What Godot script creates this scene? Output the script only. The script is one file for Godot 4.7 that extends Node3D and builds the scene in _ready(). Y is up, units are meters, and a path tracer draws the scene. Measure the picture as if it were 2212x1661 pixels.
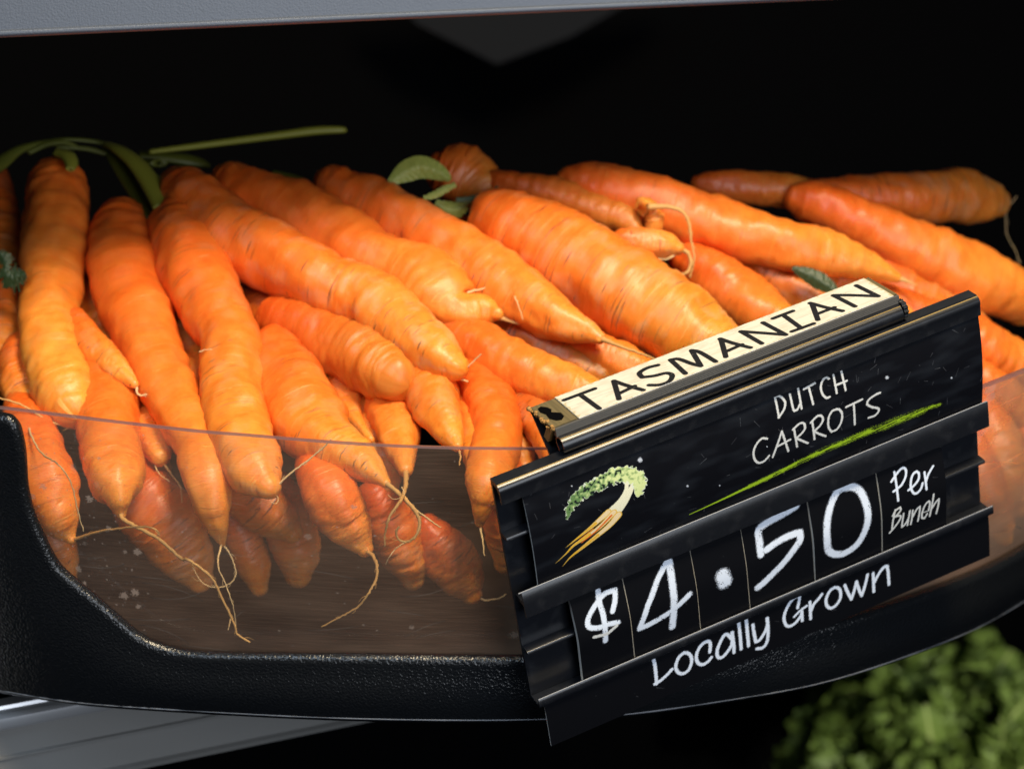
extends Node3D

const F := 5000.0
var eye := Transform3D(Basis(Vector3.RIGHT, deg_to_rad(-15.0)), Vector3(0, 0.4, 1.0))
var rng := RandomNumberGenerator.new()
var used := {}
var M := {}
var curve := PackedVector2Array()      # plan (x, z) of the tray's bottom front edge
var base_y := 0.0
const LEAN := 0.25                      # outward lean of the tray front, metres per metre of height
var noise := FastNoiseLite.new()
var fine := FastNoiseLite.new()


func _ready() -> void:
	rng.seed = 7
	noise.seed = 3
	noise.frequency = 1.0
	noise.fractal_octaves = 2
	fine.seed = 11
	fine.frequency = 1.0
	fine.fractal_type = FastNoiseLite.FRACTAL_NONE
	set_camera_and_light()
	make_materials()
	plan_of_tray()
	build_fixture()
	build_tray()
	build_carrots()
	build_greens()
	build_sign()
	build_strip()
	build_kale()


func set_camera_and_light() -> void:
	var cam := Camera3D.new()
	cam.name = "camera"
	cam.transform = eye
	cam.fov = 18.86
	cam.near = 0.05
	cam.far = 30.0
	var lens := CameraAttributesPhysical.new()
	lens.frustum_focal_length = 72.2
	lens.frustum_focus_distance = 0.98
	lens.frustum_near = 0.05
	lens.frustum_far = 30.0
	lens.exposure_aperture = 8.2
	cam.attributes = lens
	cam.fov = 18.86
	add_child(cam)
	cam.current = true
	var env := Environment.new()
	env.background_mode = Environment.BG_COLOR
	env.background_color = Color(0.085, 0.1, 0.125)
	env.tonemap_mode = Environment.TONE_MAPPER_LINEAR
	env.tonemap_exposure = 1.0
	env.sdfgi_enabled = true
	env.ssao_enabled = true
	env.ssil_enabled = true
	var we := WorldEnvironment.new()
	we.name = "world_environment"
	we.environment = env
	add_child(we)
	area_lamp("overhead_light", Vector3(0.28, 1.25, 0.6), Vector3(0.02, 0.12, -0.05), Vector2(0.36, 0.36), 2.9, Color(1.0, 0.92, 0.78))
	area_lamp("window_light", Vector3(1.0, 0.42, 1.85), Vector3(0.05, 0.12, 0), Vector2(1.2, 1.2), 2.7, Color(0.93, 0.96, 1.0))
	var spot := SpotLight3D.new()  # added spot aimed at the kale alone, not a real lamp
	spot.name = "added_kale_spot"
	spot.light_energy = 2.2
	spot.light_color = Color(1.0, 0.97, 0.86)
	spot.light_size = 0.04
	spot.spot_angle = 7.0
	spot.spot_range = 8.0
	spot.spot_attenuation = 2.0
	spot.shadow_enabled = true
	add_child(spot)
	spot.look_at_from_position(Vector3(0.8, -0.02, 1.3), at(2040, 1620, 2.1), Vector3.UP)
	area_lamp("ceiling_light", Vector3(-0.75, 1.6, 1.3), Vector3(0, 0.12, 0), Vector2(1.2, 0.7), 1.8, Color(0.84, 0.92, 1.0))


func area_lamp(called: String, where: Vector3, towards: Vector3, size: Vector2, energy: float, tint: Color) -> void:
	var l := AreaLight3D.new()
	l.name = called
	l.light_energy = energy
	l.light_color = tint
	l.area_size = size
	l.area_normalize_energy = true
	l.area_range = 12.0
	l.shadow_enabled = true
	add_child(l)
	l.look_at_from_position(where, towards, Vector3.UP)


# ---------------------------------------------------------------- helpers
func numbered(called: String) -> String:
	var n: int = used.get(called, 0)
	used[called] = n + 1
	return called if n == 0 else "%s_%03d" % [called, n]


func thing(called: String, label: String, category: String, where := Vector3.ZERO, group := "") -> Node3D:
	var o := Node3D.new()
	o.name = numbered(called)
	add_child(o)
	o.position = where
	tag(o, label, category, group)
	return o


func tag(o: Node3D, label: String, category: String, group := "") -> void:
	o.set_meta("label", label)
	o.set_meta("category", category)
	if group:
		o.set_meta("group", group)


func part(called: String, mesh: Mesh, mat: Material, parent: Node3D) -> MeshInstance3D:
	var o := MeshInstance3D.new()
	o.name = called if parent != self else numbered(called)
	o.mesh = mesh
	if mat:
		o.material_override = mat
	parent.add_child(o, true)
	return o


# a point seen at (x, y) of a 2212 x 1661 frame, d metres along the view axis
func at(x: float, y: float, d: float) -> Vector3:
	return eye * Vector3((x - 1106.0) / F * d, -(y - 830.5) / F * d, -d)


func numbers(s: String) -> Array:
	var out := []
	for q in s.split(" ", false):
		var row := []
		for v in q.split(","):
			row.append(float(v))
		out.append(row)
	return out


func lin(r: float, g: float, b: float) -> Color:
	return Color(r, g, b).linear_to_srgb()


func spline(rows: Array, t: float) -> Array:
	var n := rows.size() - 1
	var k := clampi(int(t), 0, n - 1)
	var f := t - k
	var a = rows[maxi(k - 1, 0)]
	var b = rows[k]
	var c = rows[k + 1]
	var d = rows[mini(k + 2, n)]
	var out := []
	for i in b.size():
		out.append(0.5 * (2.0 * b[i] + (c[i] - a[i]) * f + (2.0 * a[i] - 5.0 * b[i] + 4.0 * c[i] - d[i]) * f * f + (3.0 * b[i] - a[i] - 3.0 * c[i] + d[i]) * f * f * f))
	return out


# a sheet through rows of points; wrap joins the last column to the first; sharp columns are left to the caller
func sheet(rows: Array, uvs: Array = [], flip := false, st: SurfaceTool = null) -> SurfaceTool:
	var own := st == null
	if own:
		st = SurfaceTool.new()
		st.begin(Mesh.PRIMITIVE_TRIANGLES)
	var w: int = rows[0].size()
	var h := rows.size()
	var nrm := []
	for i in h:
		var line := PackedVector3Array()
		for j in w:
			var du: Vector3 = rows[i][mini(j + 1, w - 1)] - rows[i][maxi(j - 1, 0)]
			if rows[i][0].distance_to(rows[i][w - 1]) < 1e-7 and (j == 0 or j == w - 1) and w > 3:
				du = rows[i][1] - rows[i][w - 2]
			var dv: Vector3 = rows[mini(i + 1, h - 1)][j] - rows[maxi(i - 1, 0)][j]
			var c := dv.cross(du)
			if c.length_squared() < 1e-20:
				c = dv if dv.length_squared() > 1e-20 else Vector3.UP
			line.append(-c.normalized() if flip else c.normalized())
		nrm.append(line)
	for i in h - 1:
		for j in w - 1:
			var quad := [[i, j], [i, j + 1], [i + 1, j + 1], [i, j], [i + 1, j + 1], [i + 1, j]]
			if flip:
				quad = [[i, j], [i + 1, j + 1], [i, j + 1], [i, j], [i + 1, j], [i + 1, j + 1]]
			for q in quad:
				st.set_normal(nrm[q[0]][q[1]])
				if uvs.size():
					st.set_uv(uvs[q[0]][q[1]])
				else:
					st.set_uv(Vector2(float(q[1]) / (w - 1), float(q[0]) / (h - 1)))
				st.add_vertex(rows[q[0]][q[1]])
	return st


func done(st: SurfaceTool) -> ArrayMesh:
	st.index()
	return st.commit()


func frames(pts: PackedVector3Array) -> Array:
	var out := []
	var side := Vector3.ZERO
	for i in pts.size():
		var t := (pts[mini(i + 1, pts.size() - 1)] - pts[maxi(i - 1, 0)]).normalized()
		if side == Vector3.ZERO:
			side = t.cross(Vector3(0.3, 1, 0.2)).normalized()
		side = (side - t * side.dot(t)).normalized()
		out.append([t, side, t.cross(side)])
	return out


# a thin tube through points with a radius at each
func tube(pts: PackedVector3Array, rad: PackedFloat32Array, seg := 8) -> SurfaceTool:
	var fr := frames(pts)
	var rows := []
	for i in range(-1, pts.size() + 1):
		var k := clampi(i, 0, pts.size() - 1)
		var r := rad[k] if i == k else 0.0
		var shift: Vector3 = Vector3.ZERO if i == k else fr[k][0] * rad[k] * (0.6 if i > 0 else -0.6)
		var line := PackedVector3Array()
		for j in seg + 1:
			var a := TAU * (j % seg) / seg
			line.append(pts[k] + shift + (fr[k][1] * cos(a) + fr[k][2] * sin(a)) * r)
		rows.append(line)
	return sheet(rows)


# a closed profile [(x, y)...] in the plane across `along`, swept from a to b; smooth where it bends gently
func extrude(profile: PackedVector2Array, a: Vector3, b: Vector3, ex: Vector3, ey: Vector3, caps := true, st: SurfaceTool = null) -> SurfaceTool:
	if st == null:
		st = SurfaceTool.new()
		st.begin(Mesh.PRIMITIVE_TRIANGLES)
	var p := profile
	var n := p.size()
	var area := 0.0
	for i in n:
		area += p[i].cross(p[(i + 1) % n])
	if area < 0.0:
		p.reverse()
	var along := b - a
	var length := along.length()
	var en := []
	for i in n:
		var e := (p[(i + 1) % n] - p[i]).normalized()
		en.append(Vector2(e.y, -e.x))
	var right_handed := ex.cross(ey).dot(along) > 0.0
	for i in n:
		var n0: Vector2 = en[i]
		var n1: Vector2 = en[i]
		if en[(i + n - 1) % n].dot(en[i]) > 0.72:
			n0 = (en[(i + n - 1) % n] + en[i]).normalized()
		if en[(i + 1) % n].dot(en[i]) > 0.72:
			n1 = (en[(i + 1) % n] + en[i]).normalized()
		var q0 := ex * p[i].x + ey * p[i].y
		var q1 := ex * p[(i + 1) % n].x + ey * p[(i + 1) % n].y
		var m0 := ex * n0.x + ey * n0.y
		var m1 := ex * n1.x + ey * n1.y
		var c := [[a + q0, m0, 0.0, i], [a + q1, m1, 0.0, i + 1], [b + q1, m1, length, i + 1], [b + q0, m0, length, i]]
		var order := [0, 2, 1, 0, 3, 2] if right_handed else [0, 1, 2, 0, 2, 3]
		for k in order:
			st.set_normal(c[k][1])
			st.set_uv(Vector2(c[k][2] * 10.0, c[k][3] * 0.1))
			st.add_vertex(c[k][0])
	if caps:
		cap(p, a, -along.normalized(), ex, ey, st, not right_handed)
		cap(p, b, along.normalized(), ex, ey, st, right_handed)
	return st


func cap(p: PackedVector2Array, where: Vector3, n: Vector3, ex: Vector3, ey: Vector3, st: SurfaceTool, turn: bool) -> void:
	var tri := Geometry2D.triangulate_polygon(p)
	for k in range(0, tri.size(), 3):
		var t := [tri[k], tri[k + 1], tri[k + 2]]
		var ccw := (p[t[1]] - p[t[0]]).cross(p[t[2]] - p[t[0]]) > 0.0
		if ccw == turn:
			t = [t[0], t[2], t[1]]
		for v in t:
			st.set_normal(n)
			st.set_uv(p[v] * 10.0)
			st.add_vertex(where + ex * p[v].x + ey * p[v].y)


func arc(c: Vector2, r: float, from: float, to: float, n: int) -> PackedVector2Array:
	var out := PackedVector2Array()
	for i in n + 1:
		var a := deg_to_rad(lerpf(from, to, float(i) / n))
		out.append(c + Vector2(cos(a), sin(a)) * r)
	return out


# a polyline thickened to a closed outline
func strip_outline(line: PackedVector2Array, thick: float) -> PackedVector2Array:
	var left := PackedVector2Array()
	var right := PackedVector2Array()
	for i in line.size():
		var d := (line[mini(i + 1, line.size() - 1)] - line[maxi(i - 1, 0)]).normalized()
		var n := Vector2(-d.y, d.x) * thick * 0.5
		left.append(line[i] + n)
		right.append(line[i] - n)
	right.reverse()
	left.append_array(right)
	return left


# ---------------------------------------------------------------- materials
func plain(color: Color, rough: float, metal := 0.0) -> StandardMaterial3D:
	var m := StandardMaterial3D.new()
	m.albedo_color = color
	m.roughness = rough
	m.metallic = metal
	return m


func noise_normal(freq: float, strength: float, size := 256, kind := FastNoiseLite.TYPE_SIMPLEX_SMOOTH) -> NoiseTexture2D:
	var t := NoiseTexture2D.new()
	var n := FastNoiseLite.new()
	n.noise_type = kind
	n.frequency = freq
	n.seed = 5
	t.noise = n
	t.width = size
	t.height = size
	t.seamless = true
	t.as_normal_map = true
	t.bump_strength = strength
	return t


func make_materials() -> void:
	var black := plain(lin(0.007, 0.008, 0.0095), 0.24)
	black.normal_enabled = true
	black.normal_texture = noise_normal(0.09, 5.0)
	black.normal_scale = 0.55
	black.uv1_triplanar = true
	black.uv1_world_triplanar = true
	black.uv1_scale = Vector3.ONE * 26.0
	M.tray = black
	M.liner = plain(lin(0.006, 0.006, 0.007), 0.6)
	var rail := plain(lin(0.008, 0.0095, 0.013), 0.28)
	var scuff := Image.create(512, 512, false, Image.FORMAT_RGB8)
	for y in 512:
		for x in 512:
			var c := noise.get_noise_2d(x * 0.012, y * 0.012 + 9.0)
			var g := fine.get_noise_2d(x * 0.7, y * 0.7)
			scuff.set_pixel(x, y, Color(0.085, 0.092, 0.11).lerp(Color(0.42, 0.42, 0.42), clampf((c - 0.18) * 1.6, 0.0, 1.0) * clampf(g * 1.4 + 0.25, 0.0, 1.0) * 0.4 + clampf((g - 0.74) * 4.0, 0.0, 0.4)))
	rail.albedo_color = Color.WHITE
	rail.albedo_texture = ImageTexture.create_from_image(scuff)
	rail.uv1_triplanar = true
	rail.uv1_scale = Vector3.ONE * 14.0
	M.rail = rail
	M.card_back = plain(lin(0.01, 0.01, 0.012), 0.45)
	M.card_edge = plain(lin(0.85, 0.83, 0.78), 0.7)
	var steel := plain(lin(0.075, 0.09, 0.12), 0.5, 0.3)
	steel.normal_enabled = true
	steel.normal_texture = noise_normal(0.35, 0.35)
	steel.uv1_triplanar = true
	steel.uv1_scale = Vector3.ONE * 10.0
	M.steel = steel
	M.rail_steel = plain(lin(0.5, 0.51, 0.53), 0.35, 0.6)
	M.glint_gold = plain(lin(0.34, 0.23, 0.07), 0.4, 0.3)  # warm lamp reflection put into the colour
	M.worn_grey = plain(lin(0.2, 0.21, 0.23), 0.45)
	M.dull_steel = plain(lin(0.16, 0.16, 0.155), 0.5, 0.2)
	M.soot = plain(lin(0.003, 0.003, 0.0034), 0.9)
	M.soot.specular_mode = BaseMaterial3D.SPECULAR_DISABLED
	M.slate = plain(lin(0.003, 0.0045, 0.008), 0.9)
	M.root = plain(lin(0.55, 0.3, 0.09), 0.65)
	M.pale_root = plain(lin(0.68, 0.47, 0.22), 0.65)
	M.stalk = plain(lin(0.2, 0.19, 0.02), 0.5)
	M.dark_stalk = plain(lin(0.075, 0.08, 0.008), 0.5)
	M.leaf = plain(lin(0.3, 0.32, 0.06), 0.5)
	M.leaf.backlight_enabled = true
	M.leaf.backlight = Color(0.25, 0.3, 0.1)
	M.dark_leaf = plain(lin(0.025, 0.045, 0.012), 0.5)
	M.kale = plain(lin(0.22, 0.32, 0.065), 0.5)
	M.kale.backlight_enabled = true
	M.kale.backlight = Color(0.3, 0.45, 0.12)
	M.kale_rib = plain(lin(0.55, 0.66, 0.22), 0.45)
	M.carrot = []
	for k in 3:
		M.carrot.append(carrot_skin(k))
	# the clear front panel: dusty outer face with glow painted in at the right, clean inner face, greyish cut edge
	M.pane = plain(Color(0.55, 0.5, 0.5, 0.03), 0.06)
	M.pane.transparency = BaseMaterial3D.TRANSPARENCY_ALPHA
	M.dust = StandardMaterial3D.new()
	M.dust.transparency = BaseMaterial3D.TRANSPARENCY_ALPHA
	M.dust.albedo_texture = dust_glow_texture()
	M.dust.roughness = 0.3
	M.pane_edge = plain(Color(0.42, 0.33, 0.34, 0.85), 0.3)
	M.pane_edge.transparency = BaseMaterial3D.TRANSPARENCY_ALPHA


func carrot_skin(k: int) -> StandardMaterial3D:
	var w := 384
	var h := 768
	var im := Image.create(w, h, false, Image.FORMAT_RGB8)
	var bump := Image.create(w, h, false, Image.FORMAT_L8)
	var n := FastNoiseLite.new()
	n.seed = 40 + k
	n.frequency = 1.0
	var deep := Color(0.90, 0.485, 0.13)
	var warm := Color(0.96, 0.635, 0.26)
	var bloom := Color(0.87, 0.67, 0.56)
	var amount: float = [0.22, 0.72, 0.5][k]
	for y in h:
		for x in w:
			var a := TAU * x / w
			var p := Vector3(cos(a) * 1.1, sin(a) * 1.1, y * 0.012)
			var m := n.get_noise_3dv(p * 1.1) * 0.5 + 0.5
			var c := deep.lerp(warm, clampf(m * 0.9 + 0.05, 0.0, 1.0))
			var ring := n.get_noise_3d(p.x * 0.5, p.y * 0.5, y * 0.10 + 50.0)
			var thin := n.get_noise_3d(p.x * 1.3, p.y * 1.3, y * 0.55 + 50.0)
			c = c.darkened(clampf(0.05 * thin + 0.05 * ring, 0.0, 0.2)) if thin + ring > 0.0 else c.lightened(clampf(-0.07 * thin, 0.0, 0.2))
			var b := clampf((n.get_noise_3d(p.x * 1.0 + 9.0, p.y * 1.0, p.z * 0.8) + 0.05) * 2.2, 0.0, 1.0)
			b *= clampf(0.65 + 0.8 * thin + 0.5 * ring, 0.0, 1.0)
			c = c.lerp(bloom, b * amount)
			var pit := n.get_noise_3d(p.x * 30.0, p.y * 30.0, y * 0.3 + 80.0)
			c = c.lerp(Color(0.5, 0.27, 0.12), clampf((pit - 0.5) * 4.0, 0.0, 0.6))
			im.set_pixel(x, y, c)
			bump.set_pixel(x, y, Color.WHITE * clampf(0.55 + ring * 0.14 + thin * 0.10 - clampf((pit - 0.5) * 2.0, 0.0, 0.3), 0.0, 1.0))
	var r := RandomNumberGenerator.new()
	r.seed = 90 + k
	for i in [170, 300, 250][k]:
		var y0 := r.randf() * h
		var x0 := r.randi() % w
		var length := int(r.randf_range(14, 95) * (0.4 if r.randf() < 0.5 else 1.0))
		var kind := r.randf() * (0.75 if k == 0 else 1.0)
		var c := Color(0.95, 0.68, 0.36) if kind < 0.62 else (Color(0.36, 0.25, 0.19) if kind < 0.88 else Color(0.42, 0.38, 0.38))
		var thick := r.randf_range(0.6, 2.4)
		var strong := r.randf_range(0.25, 0.8) if kind < 0.62 or k > 0 else 0.2
		var tilt := r.randf_range(-0.08, 0.08)
		for s in length:
			var fade := sin(PI * (s + 0.5) / length)
			for t in range(-3, 4):
				var yy := y0 + s * tilt + 1.5 * n.get_noise_2d(s * 0.1, i * 9.0) + t
				var q := clampf(thick * fade - absf(float(t)) + 0.5, 0.0, 1.0) * strong
				if q > 0.0:
					var xi := (x0 + s) % w
					var yi := posmod(int(yy), h)
					im.set_pixel(xi, yi, im.get_pixel(xi, yi).lerp(c, q))
					bump.set_pixel(xi, yi, Color.WHITE * clampf(bump.get_pixel(xi, yi).r - 0.25 * q, 0.0, 1.0))
	bump.convert(Image.FORMAT_RGBA8)
	bump.bump_map_to_normal_map(5.0)
	var m := StandardMaterial3D.new()
	m.albedo_texture = ImageTexture.create_from_image(im)
	m.normal_enabled = true
	m.normal_texture = ImageTexture.create_from_image(bump)
	m.normal_scale = 0.5
	m.roughness = 0.42
	m.vertex_color_use_as_albedo = true
	m.subsurf_scatter_enabled = true
	m.subsurf_scatter_strength = 0.25
	return m


func dust_glow_texture() -> ImageTexture:
	var w := 1400
	var h := 420
	var im := Image.create(w, h, false, Image.FORMAT_RGBA8)
	for y in h:
		var v := float(y) / h
		for x in w:
			var streak := noise.get_noise_2d(x * 0.012, y * 0.45) * 0.5 + 0.5
			var cloud := noise.get_noise_2d(x * 0.006 + 40.0, y * 0.011) * 0.5 + 0.5
			var grain := fine.get_noise_2d(x * 0.5, y * 0.5) * 0.5 + 0.5
			var right := smoothstep(0.78, 0.9, float(x) / w)
			var a := 0.085 + 0.11 * cloud + 0.13 * streak * streak + 0.05 * grain * cloud + right * (0.3 + 0.16 * cloud)  # right-end boost paints the strong light the panel catches there
			im.set_pixel(x, y, Color(0.70, 0.56, 0.46, a))
	var r := RandomNumberGenerator.new()
	r.seed = 23
	for i in 620:                                  # specks, droplets and dried splashes
		var x0 := r.randf() * w
		var y0 := r.randf() * h
		if i < 420:
			x0 = w * (0.06 + 0.16 * r.randf())
			y0 = h * r.randf_range(0.05, 0.98)
		var s := r.randf_range(0.6, 1.4) if r.randf() < 0.93 else r.randf_range(2.0, 5.0)
		var a := r.randf_range(0.2, 0.65)
		for dy in range(-7, 8):
			for dx in range(-7, 8):
				var q := Vector2(dx, dy * r.randf_range(0.8, 1.0)).length() - s * (1.0 + 0.7 * noise.get_noise_2d(x0 + dx * 0.3, y0 + dy * 0.3))
				var xi := int(x0) + dx
				var yi := int(y0) + dy
				if q < 0.5 and xi >= 0 and yi >= 0 and xi < w and yi < h:
					var old := im.get_pixel(xi, yi)
					im.set_pixel(xi, yi, Color(0.72, 0.62, 0.55, maxf(old.a, a * clampf(0.5 - q, 0.0, 1.0))))
	for y in int(h * 0.62):                        # a dried run of spilt water at the right
		var mid := w * 0.848 + 9.0 * noise.get_noise_1d(y * 0.03)
		var half := 9.0 + 7.0 * noise.get_noise_1d(y * 0.05 + 60.0)
		for x in range(int(mid - half), int(mid + half)):
			var old := im.get_pixel(x, y)
			im.set_pixel(x, y, Color(0.74, 0.68, 0.63, maxf(old.a, (0.42 + 0.3 * noise.get_noise_2d(x * 0.2, y * 0.05)) * (1.0 - absf(x - mid) / half) * (1.0 - float(y) / (h * 0.62)))))
	for i in 130:                                  # hair scratches
		var x0 := r.randf() * w
		var y0 := r.randf() * h
		var turn := r.randf_range(-0.9, 0.9) if r.randf() < 0.4 else r.randf_range(-0.06, 0.06)
		var length := r.randi_range(15, 90)
		var bend := r.randf_range(-0.012, 0.012)
		for s in length:
			turn += bend
			x0 += cos(turn)
			y0 += sin(turn)
			if x0 > 1 and y0 > 1 and x0 < w - 1 and y0 < h - 1:
				im.set_pixel(int(x0), int(y0), Color(0.75, 0.68, 0.62, 0.2 * sin(PI * s / length) + 0.06))
	return ImageTexture.create_from_image(im)


# ---------------------------------------------------------------- tray and shelves
func on_height(x: float, y: float, h: float) -> Vector3:
	var o := eye.origin
	var d := at(x, y, 1.0) - o
	return o + d * ((h - o.y) / d.y)


func plan_of_tray() -> void:
	base_y = at(1062, 1565, 1.03).y
	var rows := numbers("-420,1415 -220,1462 -100,1484 0,1500 144,1524 307,1538 619,1556 838,1563 1062,1565 1250,1560 1390,1548 1593,1518 1780,1483 1967,1422 2107,1366 2212,1305 2330,1226 2460,1130")
	var coarse := []
	for r in rows:
		var p := on_height(r[0], r[1], base_y)
		coarse.append([p.x, p.z])
	var n := coarse.size() - 1
	for i in n * 8 + 1:
		var q := spline(coarse, i / 8.0)
		curve.append(Vector2(q[0], q[1]))
	for pass_ in 6:
		var soft := curve.duplicate()
		for i in range(1, curve.size() - 1):
			soft[i] = curve[i] * 0.5 + (curve[i - 1] + curve[i + 1]) * 0.25
		curve = soft


func outward(i: int) -> Vector2:
	var d := (curve[mini(i + 1, curve.size() - 1)] - curve[maxi(i - 1, 0)]).normalized()
	return Vector2(-d.y, d.x)


# s: place along the curve, h: height above the tray's foot, off: metres towards the viewer
func front(s: float, h: float, off := 0.0) -> Vector3:
	var k := clampi(int(s), 0, curve.size() - 2)
	var f := s - k
	var p := curve[k].lerp(curve[k + 1], f)
	var n := outward(k).lerp(outward(k + 1), f).normalized()
	p += n * (h * LEAN + off)
	return Vector3(p.x, base_y + h, p.y)


# where the ray through (x, y) meets the leaning front: (s, h)
func front_hit(x: float, y: float, off := 0.0) -> Vector2:
	var o := eye.origin
	var d := at(x, y, 1.0) - o
	var best := Vector2.ZERO
	var least := 1e9
	var s := curve.size() * 0.5
	var h := 0.05
	for turn in 24:
		least = 1e9
		var dir := Vector2(d.x, d.z)
		for k in curve.size() - 1:
			var a := front(k, h, off)
			var b := front(k + 1, h, off)
			var pa := Vector2(a.x - o.x, a.z - o.z)
			var pb := Vector2(b.x - o.x, b.z - o.z)
			var ca := dir.cross(pa)
			var cb := dir.cross(pb)
			if ca * cb <= 0.0 and ca != cb:
				var f := ca / (ca - cb)
				var hit := pa.lerp(pb, f)
				var t := hit.dot(dir) / dir.length_squared()
				if t > 0.0 and t < least:
					least = t
					s = k + f
		h = lerpf(h, o.y + d.y * least - base_y, 0.7)
	return Vector2(s, h)


func wall_depth(x: float, y: float) -> float:
	var q := front_hit(x, y)
	return -(eye.affine_inverse() * front(q.x, q.y)).z


func build_fixture() -> void:
	var turn := deg_to_rad(28.0)
	var along := Vector3(cos(turn), 0, -sin(turn))
	var back := Vector3(-sin(turn), 0, -cos(turn))
	var up := Vector3.UP
	# shelf above: a folded steel front with a beaded lower edge, and its deck
	var p0 := at(0, 84, 1.0)
	var slant := Vector3(cos(deg_to_rad(13.0)), 0.021, -sin(deg_to_rad(13.0))).normalized()
	var inward := Vector3(-sin(deg_to_rad(13.0)), 0, -cos(deg_to_rad(13.0)))
	var s := thing("upper_shelf", "grey steel shelf above the carrots with a bright beaded lower edge", "shelf", p0)
	var face := PackedVector2Array([Vector2(0.004, 0.0), Vector2(0.0015, 0.0004), Vector2(0.0002, 0.0012), Vector2(-0.0002, 0.0022), Vector2(0.0002, 0.0032), Vector2(0.0016, 0.0038), Vector2(0.004, 0.052), Vector2(0.0062, 0.0535), Vector2(0.0075, 0.052), Vector2(0.0062, 0.004)])
	part("front_face", done(extrude(face, -slant * 0.25, slant * 0.75, inward, up)), M.steel, s)
	part("deck", done(extrude(PackedVector2Array([Vector2(0.008, 0.047), Vector2(0.42, 0.047), Vector2(0.42, 0.051), Vector2(0.008, 0.051)]), -slant * 0.25, slant * 0.75, inward, up)), M.soot, s)
	# shelf below on the left
	var q0 := at(0, 1724, 1.09)
	var l := thing("lower_shelf", "dull grey steel shelf front under the left end of the black tray", "shelf", q0)
	var low := PackedVector2Array([Vector2(0.0, 0.0), Vector2(-0.0016, 0.0008), Vector2(-0.002, 0.003), Vector2(0.0, 0.0042), Vector2(0.0004, 0.0185), Vector2(-0.0008, 0.0192), Vector2(-0.0008, 0.0202), Vector2(0.0006, 0.0209), Vector2(0.001, 0.0345), Vector2(0.012, 0.0345), Vector2(0.012, 0.0)])
	part("front_face", done(extrude(low, -along * 0.25, along * 0.62, back, up)), M.dull_steel, l)
	part("top_rail", done(extrude(PackedVector2Array([Vector2(0.0, 0.0347), Vector2(-0.003, 0.0352), Vector2(-0.004, 0.037), Vector2(-0.0038, 0.041), Vector2(-0.002, 0.0424), Vector2(0.0, 0.0426), Vector2(0.003, 0.0428), Vector2(0.0035, 0.0444), Vector2(0.012, 0.0447), Vector2(0.012, 0.0347)]), -along * 0.25, along * 0.62, back, up)), M.rail_steel, l)
	part("deck", done(extrude(PackedVector2Array([Vector2(0.0125, 0.034), Vector2(0.42, 0.034), Vector2(0.42, 0.039), Vector2(0.0125, 0.039)]), -along * 0.25, along * 0.62, back, up)), M.soot, l)
	# the dark back of the stand
	var b0 := at(1106, 830, 2.3)
	var back_panel := part("back_wall", done(extrude(PackedVector2Array([Vector2(0, -0.9), Vector2(0.02, -0.9), Vector2(0.02, 0.7), Vector2(0, 0.7)]), b0 - along * 4.0, b0 + along * 4.0, back, up)), M.soot, self)
	back_panel.set_meta("kind", "structure")
	var fl := part("floor", done(extrude(PackedVector2Array([Vector2(-1.6, -0.02), Vector2(0.0, -0.02), Vector2(0.0, 0.0), Vector2(-1.6, 0.0)]), b0 - along * 4.0 - up * 0.62, b0 + along * 4.0 - up * 0.62, back, up)), M.soot, self)
	fl.set_meta("kind", "structure")
	# added slate sheet, painting a patch of light on the back wall
	var c := [at(800, -60, 2.0), at(940, 60, 2.0), at(1180, 164, 2.0), at(1390, 110, 2.0), at(1640, 0, 2.0), at(1700, -60, 2.0)]
	var poly := PackedVector2Array()
	for q in c:
		poly.append(Vector2((q - c[0]).dot(along), (q - c[0]).y))
	var sl := part("light_patch_sheet", done(extrude(poly, Vector3.ZERO, back * 0.002, along, up)), M.slate, self)
	sl.position = c[0]
	tag(sl, "slate grey sheet painting a patch of light on the back wall", "sheet")


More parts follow.
